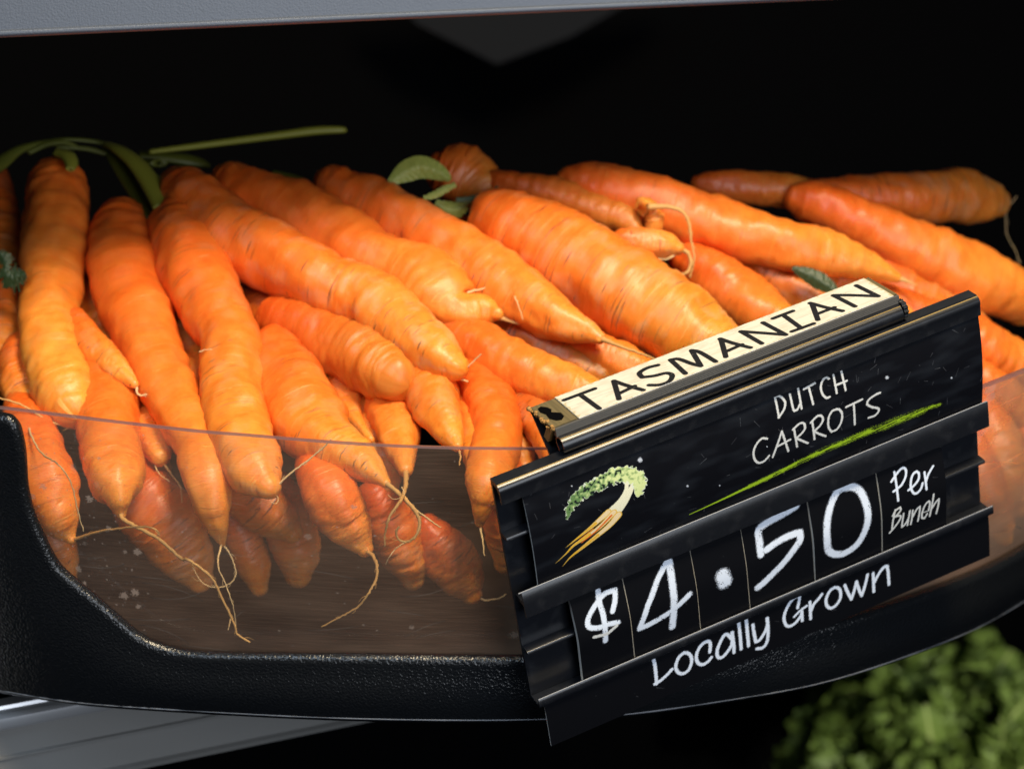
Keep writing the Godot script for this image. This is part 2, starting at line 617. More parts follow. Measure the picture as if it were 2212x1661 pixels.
func build_tray() -> void:
	var t := thing("display_tray", "black plastic tray with a curved clear front holding the carrots", "tray", front(curve.size() * 0.5, 0.0))
	var o := t.position
	# rim of the window, as points on the leaning front
	var edge := numbers("-330,872 -220,884 -100,893 -30,898 2,901 19,908 34,926 42,952 48,990 53,1058 64,1106 84,1156 119,1224 162,1264 202,1296 253,1340 296,1376 340,1398 400,1413 480,1418 619,1420 838,1422 1126,1425 1300,1420 1500,1405 1620,1388 1756,1362 1967,1298 2107,1247 2212,1195 2330,1124 2400,1080")
	var foot := numbers("-330,1440 -250,1454 -180,1470 -130,1478 -100,1484 -80,1488 -60,1491 -40,1494 -20,1498 10,1502 40,1507 70,1512 110,1518 150,1524 190,1530 235,1535 285,1537 335,1540 400,1545 480,1550 619,1556 838,1563 1126,1564 1300,1557 1500,1533 1620,1513 1756,1488 1967,1422 2107,1366 2212,1305 2330,1226 2400,1178")
	var e := []
	var b := []
	for i in edge.size():
		var q := front_hit(edge[i][0], edge[i][1])
		e.append([q.x, q.y])
		var q2 := front_hit(foot[i][0], foot[i][1])
		b.append([q2.x, 0.0])
	var rows := []
	var n := (edge.size() - 1) * 5
	var r := 0.0034
	for i in n + 1:
		var w := spline(e, i / 5.0)
		var w0 := spline(e, maxf(i / 5.0 - 0.3, 0.0))
		var w1 := spline(e, minf(i / 5.0 + 0.3, edge.size() - 1.0))
		var f := spline(b, i / 5.0)
		var here := front(w[0], w[1])
		var tan := (front(w1[0], w1[1]) - front(w0[0], w0[1])).normalized()
		var k := clampi(int(w[0]), 0, curve.size() - 2)
		var nn := Vector3(outward(k).x, 0.0, outward(k).y)
		nn = (nn - Vector3.UP * LEAN).normalized()
		nn = (nn - tan * nn.dot(tan)).normalized()
		var down := nn.cross(tan).normalized()
		if down.dot(front(f[0], 0.0) - here) < 0.0:
			down = -down
		var line := PackedVector3Array()
		# inside face, rounded rim, outside face, rounded foot, underside
		line.append(front(f[0], 0.0, -0.012) - o)
		line.append(here + down * 0.012 - nn * 0.0065 - o)
		for a in 9:
			var th := deg_to_rad(lerpf(180.0, 0.0, a / 8.0))
			line.append(here + down * r + (nn * cos(th) * r * 1.0 - down * sin(th) * r) - nn * 0.003 - o)
		var rim := here + down * (r + 0.004) + nn * 0.0008
		var low := front(f[0], 0.0035, 0.0012)
		for a in 10:
			var g := (a + 0.3) / 10.0
			line.append(rim.lerp(low, g) + nn * 0.0016 * sin(PI * g) - o)
		for a in 6:
			var th := deg_to_rad(lerpf(0.0, 90.0, a / 5.0))
			line.append(front(f[0], 0.0035 - 0.0035 * sin(th), 0.0012 - 0.004 * (1.0 - cos(th))) - o)
		line.append(front(f[0], -0.001, -0.03) - o)
		rows.append(line)
	part("front_frame", done(sheet(rows)), M.tray, t)
	# the scuffed parting line along the foot
	var seam := PackedVector3Array()
	var seam_r := PackedFloat32Array()
	for i in rows.size():
		seam.append(rows[i][22] + Vector3(0, 0.0004, 0))
		seam_r.append(0.00045 * (0.8 + 0.5 * noise.get_noise_1d(i * 0.4)))
	part("wear_glint_edge", done(tube(seam, seam_r, 6)), M.worn_grey, t)
	# clear panel standing behind the rim
	var top := numbers("-330,846 -200,862 0,884 140,901 280,918 420,934 531,943 699,957 867,967 1000,971 1150,972 1350,968 1600,950 1850,915 2000,882 2118,842 2212,806 2330,752 2400,716")
	var u := []
	for q in top:
		var z := front_hit(q[0], q[1], -0.007)
		u.append([z.x, z.y])
	var outer := []
	var inner := []
	var lip := []
	var uv := []
	var m := (top.size() - 1) * 6
	var tall := 0.0
	for i in m + 1:
		var q := spline(u, i / 6.0)
		var o1 := PackedVector3Array()
		var i1 := PackedVector3Array()
		var l1 := PackedVector3Array()
		var t1 := PackedVector2Array()
		for j in 7:
			var h := lerpf(q[1], 0.012, j / 6.0)
			o1.append(front(q[0], h, -0.007) - o)
			i1.append(front(q[0], h, -0.0118) - o)
			t1.append(Vector2(float(i) / m, j / 6.0))
		for j in 5:
			var g := j / 4.0
			l1.append(front(q[0], q[1] + 0.0004 * sin(PI * g), lerpf(-0.007, -0.0118, g)) - o)
		outer.append(o1)
		inner.append(i1)
		lip.append(l1)
		uv.append(t1)
	var pane := part("clear_panel", done(sheet(inner)), M.pane, t)
	part("dust_glow_face", done(sheet(outer, uv)), M.dust, pane)
	part("cut_edge", done(sheet(lip)), M.pane_edge, pane)
	# floor of the tray and its back
	var fl := []
	for i in range(0, curve.size(), 4):
		var line := PackedVector3Array()
		for g in [0.0, 0.3, 0.6, 1.0]:
			var p := front(i, 0.004, -0.012)
			line.append(Vector3(p.x, p.y + 0.03 * g, lerpf(p.z, minf(p.z, -0.05) - 0.34, g)) - o)
		fl.append(line)
	part("tray_floor", done(sheet(fl)), M.liner, t)


# ---------------------------------------------------------------- carrots
var side_shift := []


func heap_depth(x: float, y: float) -> float:
	if side_shift.is_empty():
		for i in 40:
			var px := -300.0 + i * 75.0
			side_shift.append(wall_depth(px, 1250.0) - wall_depth(1062.0, 1250.0))
	var k := clampf((x + 300.0) / 75.0, 0.0, 38.9)
	var shift: float = lerpf(side_shift[int(k)], side_shift[int(k) + 1], k - int(k))
	var d := 1.014 + (1060.0 - y) * 0.00026 if y < 1060.0 else 1.014 + (y - 1060.0) * 0.00011
	return d + shift * 0.8


func carrot(label: String, layer0: float, layer1: float, path: String, skin: int, tone: Color, roots: Array = [], group := "carrots heaped in the tray") -> Node3D:
	var rows := []
	var src := numbers(path)
	for i in src.size():
		var q = src[i]
		var d := heap_depth(q[0], q[1]) + 0.02 * lerpf(layer0, layer1, float(i) / (src.size() - 1))
		var p := at(q[0], q[1], d)
		rows.append([p.x, p.y, p.z, q[2] * d / F * 1.085])
	var seed_ := absf(src[0][0] * 0.37 + src[0][1] * 0.11)
	var o := Vector3(rows[0][0], rows[0][1], rows[0][2])
	var t := thing("carrot", label, "carrot", o, group)
	# resample
	var pts := PackedVector3Array()
	var rad := PackedFloat32Array()
	var n := 90
	for i in n + 1:
		var q := spline(rows, (src.size() - 1.0) * i / n)
		pts.append(Vector3(q[0], q[1], q[2]) - o)
		rad.append(maxf(q[3], 0.0004))
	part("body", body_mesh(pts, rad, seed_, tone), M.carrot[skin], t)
	for r in roots:
		add_root(t, o, rows[rows.size() - 1], r)
	return t


func body_mesh(pts: PackedVector3Array, rad: PackedFloat32Array, seed_: float, tone: Color) -> ArrayMesh:
	var n := pts.size() - 1
	var fr := frames(pts)
	var seg := 36
	var long := 0.0
	var st := SurfaceTool.new()
	st.begin(Mesh.PRIMITIVE_TRIANGLES)
	var all := []
	var uvs := []
	for i in range(-6, n + 6):
		var k := clampi(i, 0, n)
		if i > 0 and i <= n:
			long += pts[i].distance_to(pts[i - 1])
		var r := rad[k]
		var c := pts[k]
		var tip := 1.0
		if i < 0:                                   # rounded shoulder round a shallow crown
			var th := deg_to_rad(90.0 * -i / 6.0)
			c -= fr[0][0] * rad[0] * 0.55 * sin(th)
			r *= maxf(cos(th), 0.02)
		elif i > n:
			var th := deg_to_rad(90.0 * (i - n) / 5.0)
			c += fr[n][0] * rad[n] * 0.9 * sin(th)
			r *= maxf(cos(th), 0.02)
		var line := PackedVector3Array()
		var tu := PackedVector2Array()
		for j in seg + 1:
			var a := TAU * (j % seg) / seg
			var ca := cos(a)
			var sa := sin(a)
			var s := long * 1000.0
			var lump := noise.get_noise_3d(ca * 0.6 + seed_, sa * 0.6, s * 0.03) * 0.14
			var ring := noise.get_noise_3d(ca * 0.35, sa * 0.35 + seed_, s * 0.14) * 0.075
			var crease := -pow(clampf(1.0 - absf(noise.get_noise_3d(ca * 0.9 + 7.0, sa * 0.9 + seed_, s * 0.22)) * 5.0, 0.0, 1.0), 4.0) * 0.06
			var rr := r * (1.0 + (lump + ring) * clampf(rad[k] / 0.006, 0.2, 1.0)) + crease * minf(r, 0.01)
			line.append(c + (fr[k][1] * ca + fr[k][2] * sa) * rr)
			tu.append(Vector2(float(j) / seg + seed_ * 0.13, s / 115.0 + seed_ * 0.071))
		all.append(line)
		uvs.append(tu)
	var rows := all.size()
	for i in rows - 1:
		for j in seg:
			for q in [[i, j], [i, j + 1], [i + 1, j + 1], [i, j], [i + 1, j + 1], [i + 1, j]]:
				var ii: int = q[0]
				var jj: int = q[1]
				var du: Vector3 = all[ii][(jj + 1) % seg] - all[ii][(jj + seg - 1) % seg]
				var dv: Vector3 = all[mini(ii + 1, rows - 1)][jj] - all[maxi(ii - 1, 0)][jj]
				var nn := dv.cross(du)
				st.set_normal(nn.normalized() if nn.length_squared() > 1e-20 else dv.normalized())
				st.set_uv(uvs[ii][jj])
				# natural tone gradient, deepened to paint red shade on shoulders, yellow light on tips
				var g := smoothstep(0.1, 0.95, float(ii) / rows)
				st.set_color(Color(minf(tone.r * lerpf(0.9, 1.0, g), 1.0), minf(tone.g * lerpf(0.42, 0.97, g), 1.0), minf(tone.b * lerpf(0.3, 0.9, g), 1.0)))
				st.add_vertex(all[ii][jj])
	return done(st)


# [points, width at the start, width at the end, "w" to lie against the clear panel or metres to move in depth]
func add_root(t: Node3D, o: Vector3, tip: Array, r: Array) -> void:
	var src := numbers(r[0])
	var d0 := -(eye.affine_inverse() * Vector3(tip[0], tip[1], tip[2])).z
	if r.size() > 4:
		d0 = heap_depth(src[0][0], src[0][1]) + r[4]
	var rows := []
	for i in src.size():
		var q = src[i]
		var g := float(i) / (src.size() - 1)
		var d: float = d0
		if r[3] is String:
			d = lerpf(d0, minf(wall_depth(q[0], q[1]) + 0.0145, d0), minf(g * 2.0, 1.0))
		else:
			d = d0 + r[3] * g
		var p := at(q[0], q[1], d) - o
		rows.append([p.x, p.y, p.z, lerpf(r[1], r[2] * 0.7, sqrt(g)) * d / F * (0.5 if r[1] > 9.0 else 0.4)])
	var pts := PackedVector3Array()
	var rad := PackedFloat32Array()
	var n := (src.size() - 1) * 8
	for i in n + 1:
		var q := spline(rows, i / 8.0)
		var v := Vector3(q[0], q[1], q[2])
		var wob := noise.get_noise_2d(i * 0.35, q[0] * 900.0)
		pts.append(v + Vector3(wob, noise.get_noise_2d(i * 0.35 + 30.0, q[1] * 900.0), 0) * 0.0003)
		rad.append(maxf(q[3] * (1.0 + 0.25 * wob), 0.00012))
	var st := tube(pts, rad, 7)
	if n > 24 and r[1] < 20.0:                     # side hairs
		for k in range(6, n - 3, 7):
			var dir := (pts[k + 1] - pts[k - 1]).normalized()
			var side := dir.cross(eye.basis.z) * (1.0 if k % 2 else -1.0)
			var hair := PackedVector3Array()
			var thin := PackedFloat32Array()
			var reach := 0.002 + 0.004 * absf(noise.get_noise_2d(k * 3.1, src[0][0]))
			for i in 6:
				var f := i / 5.0
				hair.append(pts[k] + (dir * (0.5 + 0.5 * f) + side * (0.9 - 0.5 * f)) * reach * f)
				thin.append(lerpf(minf(rad[k] * 0.5, 0.0002), 0.00006, f))
			var h := tube(hair, thin, 4)
			st.append_from(h.commit(), 0, Transform3D())
	part("root", done(st), M.pale_root if r[1] < 9.0 else (M.root if r[1] < 30.0 else M.carrot[0]), t)


func build_carrots() -> void:
	var a := Color(1.0, 1.0, 1.0)
	var red := Color(0.76, 0.72, 0.68)  # darker tone, with the shade of deep carrots put into the colour
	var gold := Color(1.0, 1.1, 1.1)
	# front and middle of the heap, left to right
	carrot("upright carrot second from the left edge, blunt lower end over the clear panel", -0.6, 0.0, "118,372,44 119,392,57 122,430,65 120,500,67 112,590,64 104,670,60 108,745,61 126,815,62 144,858,58 158,884,44", 0, gold, [["163,890 166,905 160,914 140,918 110,912 80,895 40,872 -10,858", 12, 5, -0.01]])
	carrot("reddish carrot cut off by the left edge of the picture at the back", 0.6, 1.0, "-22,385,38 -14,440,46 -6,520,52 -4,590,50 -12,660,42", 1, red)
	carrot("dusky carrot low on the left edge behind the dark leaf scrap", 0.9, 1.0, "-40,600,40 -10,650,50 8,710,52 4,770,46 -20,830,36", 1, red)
	carrot("short bumpy carrot at the left, beneath the blunt upright one", 0.7, 0.5, "44,752,40 44,790,47 52,840,46 68,878,38 82,902,22", 2, a)
	carrot("carrot pressed in the left corner of the clear panel, root running right", 0.6, 0.0, "40,860,30 52,905,46 76,970,56 98,1040,60 118,1100,50 138,1142,32 152,1164,12", 0, a, [["155,1167 206,1150 281,1139 325,1140 341,1150 339,1157", 9, 5, "w"], ["58,912 68,945 90,980 125,1004 152,1042 166,1100 180,1148", 7, 4, "w", -0.004]])
	carrot("long carrot with a smooth waist, third upright from the left", 0.0, 0.4, "262,462,44 262,482,60 260,530,71 270,600,76 300,690,69 338,790,62 384,880,57 428,960,53 450,1040,48 462,1110,34 474,1155,16 480,1175,6", 0, a, [["479,1172 470,1220 490,1270 505,1320 510,1370", 6, 3, "w"], ["481,1176 500,1205 508,1245 480,1268 440,1262 415,1225", 6, 3, 0.006]])
	carrot("dusty carrot with a knobbly middle, blunt tip behind the clear panel", -0.5, -0.1, "370,452,36 378,470,52 390,510,66 420,580,73 460,660,70 494,730,62 500,790,66 501,860,64 518,940,62 546,1008,57 566,1036,44 580,1052,26", 2, a, [["590,1058 620,1028 670,990 700,965 715,948", 7, 5, -0.012], ["588,1062 600,1075 596,1088 584,1084", 3, 2, -0.004], ["430,760 450,755 480,760 500,772", 4, 2, -0.004, -0.024]])
	carrot("long ridged carrot across the middle with a grey frayed tip", -0.6, -0.6, "372,390,30 384,400,44 412,432,62 480,492,71 583,550,70 672,600,69 745,628,64 810,655,66 870,705,59 925,748,52 962,778,42 986,794,28", 1, a, [["998,806 1015,788 1040,764", 7, 5, -0.006], ["985,816 1010,824", 8, 6, 0.0], ["990,806 940,806 890,800", 4, 3, 0.006]])
	carrot("carrot ending in a knob with a broken rootlet, above the frayed tip", -0.1, -0.2, "478,382,28 498,392,44 545,425,60 640,465,68 720,510,69 800,560,67 870,590,66 925,618,73 962,652,68 994,676,44 1035,672,36 1064,674,26 1077,678,14", 0, a, [["1076,684 1110,696 1160,707", 13, 6, -0.004], ["1010,632 1040,624 1075,616", 7, 4, 0.004]])
	carrot("long tapering carrot with a fine tail touching the white strip", -0.1, -0.5, "698,392,28 712,398,40 745,418,50 800,442,57 870,475,58 940,515,58 1010,560,60 1070,600,61 1125,640,58 1190,680,49 1240,706,36 1272,718,24 1296,730,13", 2, a, [["1290,728 1315,738 1340,748 1380,762 1415,775", 17, 6, -0.014], ["1112,640 1122,665 1130,690", 5, 3, -0.002, -0.024]])
	carrot("thickest carrot, dusty pink shoulder, passing behind the white strip", -0.3, -0.1, "1046,446,40 1056,452,52 1088,478,70 1150,512,82 1230,558,88 1310,607,92 1390,655,92 1460,702,86 1520,740,73 1580,780,56 1640,822,36", 1, gold)
	carrot("brown-tipped stubby carrot under the long ridged one", 0.75, 0.1, "590,688,44 604,692,52 660,715,57 730,745,61 790,776,66 832,804,62 858,820,46", 0, red, [["872,824 888,818", 8, 5, -0.004]])
	carrot("broad bright carrot tapering into curled roots behind the clear panel", 0.6, -0.2, "584,742,40 590,760,52 610,805,68 640,860,78 666,910,76 702,948,60 746,978,49 790,1008,33 818,1030,18 834,1044,10", 2, gold, [["832,1042 860,1065 890,1095 906,1125 900,1155 880,1170 862,1166 855,1148 862,1138", 13, 6, "w"], ["850,1055 885,1090 930,1125 952,1140", 8, 5, 0.008], ["880,1168 850,1190 832,1220", 5, 3, "w", -0.01], ["868,1052 872,1070 850,1078 838,1068", 3, 2, -0.004, -0.012]])
	carrot("slim carrot with a wrinkled tip and a kinked root, near the left", -0.2, -0.5, "160,690,26 172,712,32 200,750,34 238,788,30 270,814,20 290,830,9", 2, gold, [["294,834 298,852 318,852 350,840 356,862 360,905", 8, 5, -0.008]])
	carrot("plump carrot behind the panel with a cone tip and the longest root", 0.6, 0.0, "196,775,44 204,800,54 222,860,61 234,930,63 243,1000,61 250,1042,52 254,1072,34 258,1096,19 261,1112,10", 0, gold, [["259,1108 266,1122 299,1141 346,1167 390,1206 408,1210 455,1246 476,1286 505,1347 512,1369 538,1387", 12, 6, "w"], ["500,1330 492,1360", 5, 4, "w", -0.012]])
	carrot("small knob of a carrot with hair roots, between two longer ones", 1.5, 1.1, "290,868,24 300,884,36 322,925,43 336,962,34 346,988,20", 0, a, [["348,994 366,1020 388,1050 392,1085", 9, 4, -0.006], ["330,990 340,1020 365,1040", 4, 3, -0.006]])
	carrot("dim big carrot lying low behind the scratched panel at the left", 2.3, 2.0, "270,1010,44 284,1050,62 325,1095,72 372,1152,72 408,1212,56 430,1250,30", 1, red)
	carrot("short carrot hanging low at the centre behind the clear panel", 1.0, 0.3, "676,1000,36 690,1025,48 715,1072,56 745,1122,50 770,1160,35 788,1186,18", 0, a, [["790,1190 808,1205 815,1240 800,1275 776,1308 740,1330 694,1354", 11, 4, "w"]])
	carrot("thin-tailed carrot half hidden under the brown-tipped one", 2.0, 1.3, "700,790,24 715,812,36 740,852,38 755,888,24 775,918,14 800,950,9", 2, a, [["800,950 816,985 845,1040 880,1100", 14, 6, 0.006]])
	carrot("shadowed carrot with crossing tail just below the brown tip", 1.9, 0.9, "832,800,36 838,830,46 848,890,52 860,938,46 870,980,28 876,1015,16", 0, a, [["877,1018 876,1050 866,1080 842,1115 832,1150 830,1180", 15, 5, "w"]])
	carrot("bright tapering carrot pointing straight down at the centre", 0.7, 0.2, "895,780,30 905,806,44 930,850,52 955,900,44 975,940,28 988,964,12", 2, gold, [["990,966 994,985 992,1006", 9, 4, -0.004]])
	carrot("thick shadowed carrot going down beside the sign's left corner", 1.1, 0.5, "1010,795,40 1022,822,48 1055,870,54 1072,925,52 1068,985,48 1052,1045,42 1042,1092,24 1036,1130,10", 0, a, [["1036,1132 1042,1165 1046,1200", 8, 4, -0.003]])
	carrot("narrow pale carrot squeezed beside the bright tapering one", 1.3, 1.1, "990,850,26 1004,885,33 1022,930,36 1034,980,32 1036,1020,22", 2, gold)
	carrot("orange carrot pointing right towards the strip's left end", 0.4, 0.2, "972,700,34 985,714,44 1040,750,50 1110,790,53 1180,820,50 1250,845,42 1310,868,32 1360,888,18", 0, gold)
	carrot("reddish carrot in the gap under the tapering one's tail", 1.2, 1.2, "1040,680,32 1056,692,40 1120,725,46 1190,757,44 1260,790,34 1300,812,20", 1, red)
	carrot("carrot behind the strip's left half, under the thick one", 1.0, 1.0, "1190,722,28 1206,730,38 1270,757,45 1340,787,44 1400,812,34 1440,830,20", 0, a)
	carrot("dark red carrot standing behind the left end of the strip", 1.3, 0.9, "1096,820,28 1112,845,36 1152,892,40 1182,942,38 1200,990,30 1210,1040,20", 1, red)
	# back and right
	carrot("round-shouldered carrot seen end-on at the top of the heap", 0.2, 0.6, "938,362,34 950,366,46 990,378,60 1030,396,54 1054,420,40 1068,446,22", 0, red)
	carrot("brownish carrot at the back running into the forked one", 0.2, -0.4, "1066,388,20 1078,396,30 1130,410,36 1200,425,40 1270,446,42 1330,466,38 1362,486,26 1378,498,13", 0, red)
	carrot("forked carrot with looping hair roots in the middle of the heap", -0.7, -0.8, "1340,512,20 1352,520,28 1400,526,31 1440,530,27 1466,537,14", 2, gold, [["1468,538 1488,548 1492,575 1478,592 1450,584 1428,574", 12, 7, -0.006], ["1470,542 1440,560 1410,556", 8, 4, -0.004], ["1386,446 1402,450 1414,474 1410,506", 40, 62, 0.006, -0.028], ["1400,446 1440,447 1472,456 1488,480 1494,520 1500,560 1490,600", 15, 6, -0.002, -0.034]])
	carrot("long slender carrot along the back with a drawn-out pointed tip", -0.3, -0.5, "1216,396,26 1230,396,36 1272,405,50 1350,425,60 1440,455,62 1540,485,60 1640,515,56 1730,538,52 1800,552,46 1860,568,33 1905,586,21 1938,600,11", 0, a, [["1938,600 1960,608 1980,616", 18, 5, -0.004]])
	carrot("long carrot reaching the right edge above the sign", 0.1, 0.0, "1712,424,26 1740,432,40 1800,455,49 1870,485,52 1950,525,58 2030,565,64 2110,602,64 2180,636,55 2240,665,38 2290,690,18", 0, a)
	carrot("blunt carrot at the far right back with a wiry dry root", 0.3, 0.1, "1730,414,22 1745,416,28 1800,420,33 1870,420,39 1930,424,47 1985,428,55 2040,422,54 2090,425,53 2130,431,46 2152,438,30", 1, red, [["2156,440 2170,444 2184,440 2198,424", 8, 3, -0.004], ["2176,446 2174,480 2178,510 2196,545 2205,570", 3, 2, -0.004]])
	carrot("dark slim carrot at the back between two longer ones", 0.7, 0.5, "1500,392,12 1516,396,20 1560,400,28 1630,405,35 1700,414,35 1760,425,30 1800,436,20", 0, red)
	carrot("carrot below the slender one, disappearing behind the strip", 0.5, 0.5, "1466,552,28 1482,562,40 1540,600,53 1600,645,57 1660,690,55 1720,735,49 1790,790,36 1830,822,22", 0, a)
	carrot("shaded carrot behind the strip beside a dark green leaf", 1.1, 1.0, "1544,540,14 1560,550,24 1630,580,37 1700,620,42 1760,655,42 1830,700,36 1880,740,22", 1, red)
	carrot("small orange carrot showing just above the strip's right half", 1.0, 0.9, "1740,575,14 1756,580,24 1810,605,34 1870,640,38 1930,680,36 1980,715,22", 0, a)
	carrot("reddish carrot filling the gap at the strip's right end", 1.0, 0.8, "1880,630,20 1900,642,32 1970,675,42 2050,715,44 2120,760,38 2170,795,22", 0, red)
	carrot("carrot emerging right of the sign's top corner", 0.7, 0.3, "2016,676,28 2042,690,40 2100,730,50 2160,770,51 2220,805,48 2290,840,30", 0, a)
	carrot("carrot tucked behind the right end of the sign above the panel edge", 0.9, 0.4, "2060,775,24 2084,792,36 2140,840,42 2200,885,42 2260,930,30", 0, a)
	carrot("blurred carrot behind the clear panel at the right edge", 0.9, 0.4, "2090,850,28 2110,880,42 2150,950,50 2185,1030,46 2205,1090,28", 2, gold)
	carrot("second blurred carrot behind the panel right of the price tiles", 1.5, 1.0, "2060,920,28 2080,960,44 2120,1040,48 2150,1110,40 2170,1160,20", 0, a)
	carrot("blurred carrot at the lower right, close to the tray's gold-lit rim", 1.2, 0.7, "2190,880,34 2215,930,48 2250,1010,50 2270,1080,36", 0, a)
	# lower layers glimpsed between the others
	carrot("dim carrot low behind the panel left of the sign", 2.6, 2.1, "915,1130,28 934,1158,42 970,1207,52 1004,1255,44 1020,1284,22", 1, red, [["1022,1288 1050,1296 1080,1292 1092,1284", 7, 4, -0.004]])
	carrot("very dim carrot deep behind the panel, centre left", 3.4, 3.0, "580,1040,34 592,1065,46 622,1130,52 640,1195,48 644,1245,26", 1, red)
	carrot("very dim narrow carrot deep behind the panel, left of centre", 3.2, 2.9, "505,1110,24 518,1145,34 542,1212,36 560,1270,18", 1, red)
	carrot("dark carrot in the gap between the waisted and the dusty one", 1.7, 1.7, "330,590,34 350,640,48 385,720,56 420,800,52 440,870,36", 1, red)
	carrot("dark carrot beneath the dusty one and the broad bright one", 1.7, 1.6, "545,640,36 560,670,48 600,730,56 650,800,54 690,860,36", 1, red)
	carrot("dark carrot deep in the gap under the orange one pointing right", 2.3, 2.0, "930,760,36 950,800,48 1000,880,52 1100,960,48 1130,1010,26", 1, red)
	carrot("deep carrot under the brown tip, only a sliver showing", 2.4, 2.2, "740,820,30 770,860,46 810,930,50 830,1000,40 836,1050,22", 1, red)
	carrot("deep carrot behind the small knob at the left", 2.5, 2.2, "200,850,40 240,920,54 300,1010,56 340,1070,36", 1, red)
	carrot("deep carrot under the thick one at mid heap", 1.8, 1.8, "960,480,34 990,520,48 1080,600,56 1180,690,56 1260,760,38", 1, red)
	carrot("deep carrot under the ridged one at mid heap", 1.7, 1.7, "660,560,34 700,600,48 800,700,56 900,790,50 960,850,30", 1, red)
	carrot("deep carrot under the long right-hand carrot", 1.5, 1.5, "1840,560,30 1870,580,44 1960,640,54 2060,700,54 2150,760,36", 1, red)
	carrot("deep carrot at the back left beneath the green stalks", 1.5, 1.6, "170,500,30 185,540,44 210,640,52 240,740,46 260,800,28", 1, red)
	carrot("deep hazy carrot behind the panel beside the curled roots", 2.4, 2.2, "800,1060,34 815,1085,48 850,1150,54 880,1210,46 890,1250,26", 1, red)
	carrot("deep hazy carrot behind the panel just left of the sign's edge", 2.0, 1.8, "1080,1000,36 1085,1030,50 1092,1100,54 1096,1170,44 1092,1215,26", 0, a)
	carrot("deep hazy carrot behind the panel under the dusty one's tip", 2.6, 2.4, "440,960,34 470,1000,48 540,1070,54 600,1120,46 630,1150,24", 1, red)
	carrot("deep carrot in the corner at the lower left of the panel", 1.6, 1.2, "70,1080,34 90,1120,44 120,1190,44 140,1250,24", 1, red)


# ---------------------------------------------------------------- green tops
func stalk_mesh(path: String, d0: float, d1: float, o: Vector3, flat := 0.55) -> ArrayMesh:
	var src := numbers(path)
	var rows := []
	for i in src.size():
		var d := lerpf(d0, d1, float(i) / (src.size() - 1))
		var p := at(src[i][0], src[i][1], d) - o
		rows.append([p.x, p.y, p.z, src[i][2] * d / F])
	var pts := PackedVector3Array()
	var rad := PackedFloat32Array()
	var n := (src.size() - 1) * 8
	for i in n + 1:
		var q := spline(rows, i / 8.0)
		pts.append(Vector3(q[0], q[1], q[2]))
		rad.append(maxf(q[3], 0.0003))
	var fr := frames(pts)
	var lines := []
	for i in range(-1, n + 2):
		var k := clampi(i, 0, n)
		var line := PackedVector3Array()
		for j in 17:
			var a := TAU * (j % 16) / 16.0
			var groove := 1.0 + 0.08 * cos(a * 8.0)
			var r := rad[k] * groove if i == k else 0.0
			line.append(pts[k] + fr[k][1] * cos(a) * r + fr[k][2] * sin(a) * r * flat)
		lines.append(line)
	return done(sheet(lines))


func leaf_mesh(path: String, d0: float, d1: float, o: Vector3, jag: float) -> ArrayMesh:
	var src := numbers(path)
	var rows := []
	for i in src.size():
		var d := lerpf(d0, d1, float(i) / (src.size() - 1))
		var p := at(src[i][0], src[i][1], d) - o
		rows.append([p.x, p.y, p.z, src[i][2] * d / F])
	var n := (src.size() - 1) * 10
	var pts := PackedVector3Array()
	var wid := PackedFloat32Array()
	for i in n + 1:
		var q := spline(rows, i / 10.0)
		pts.append(Vector3(q[0], q[1], q[2]))
		wid.append(maxf(q[3], 0.0002))
	var face := eye.basis.z
	var top := []
	var under := []
	for i in n + 1:
		var t := (pts[mini(i + 1, n)] - pts[maxi(i - 1, 0)]).normalized()
		var side := t.cross(face).normalized()
		var w := wid[i] * (1.0 + jag * noise.get_noise_1d(i * 0.9 + src[0][0]))
		var l := PackedVector3Array()
		var u := PackedVector3Array()
		for j in 9:
			var g := (j - 4) / 4.0
			var p := pts[i] + side * g * w - face * (0.45 * w * absf(g)) + face * 0.0001 * cos(i * 1.1 + absf(g) * 5.0) + face * 0.0006 * noise.get_noise_2d(i * 0.5, j * 1.3)
			l.append(p)
			u.append(p - face * 0.0004 * (1.0 - g * g))
		top.append(l)
		under.append(u)
	return done(sheet(under, [], true, sheet(top)))


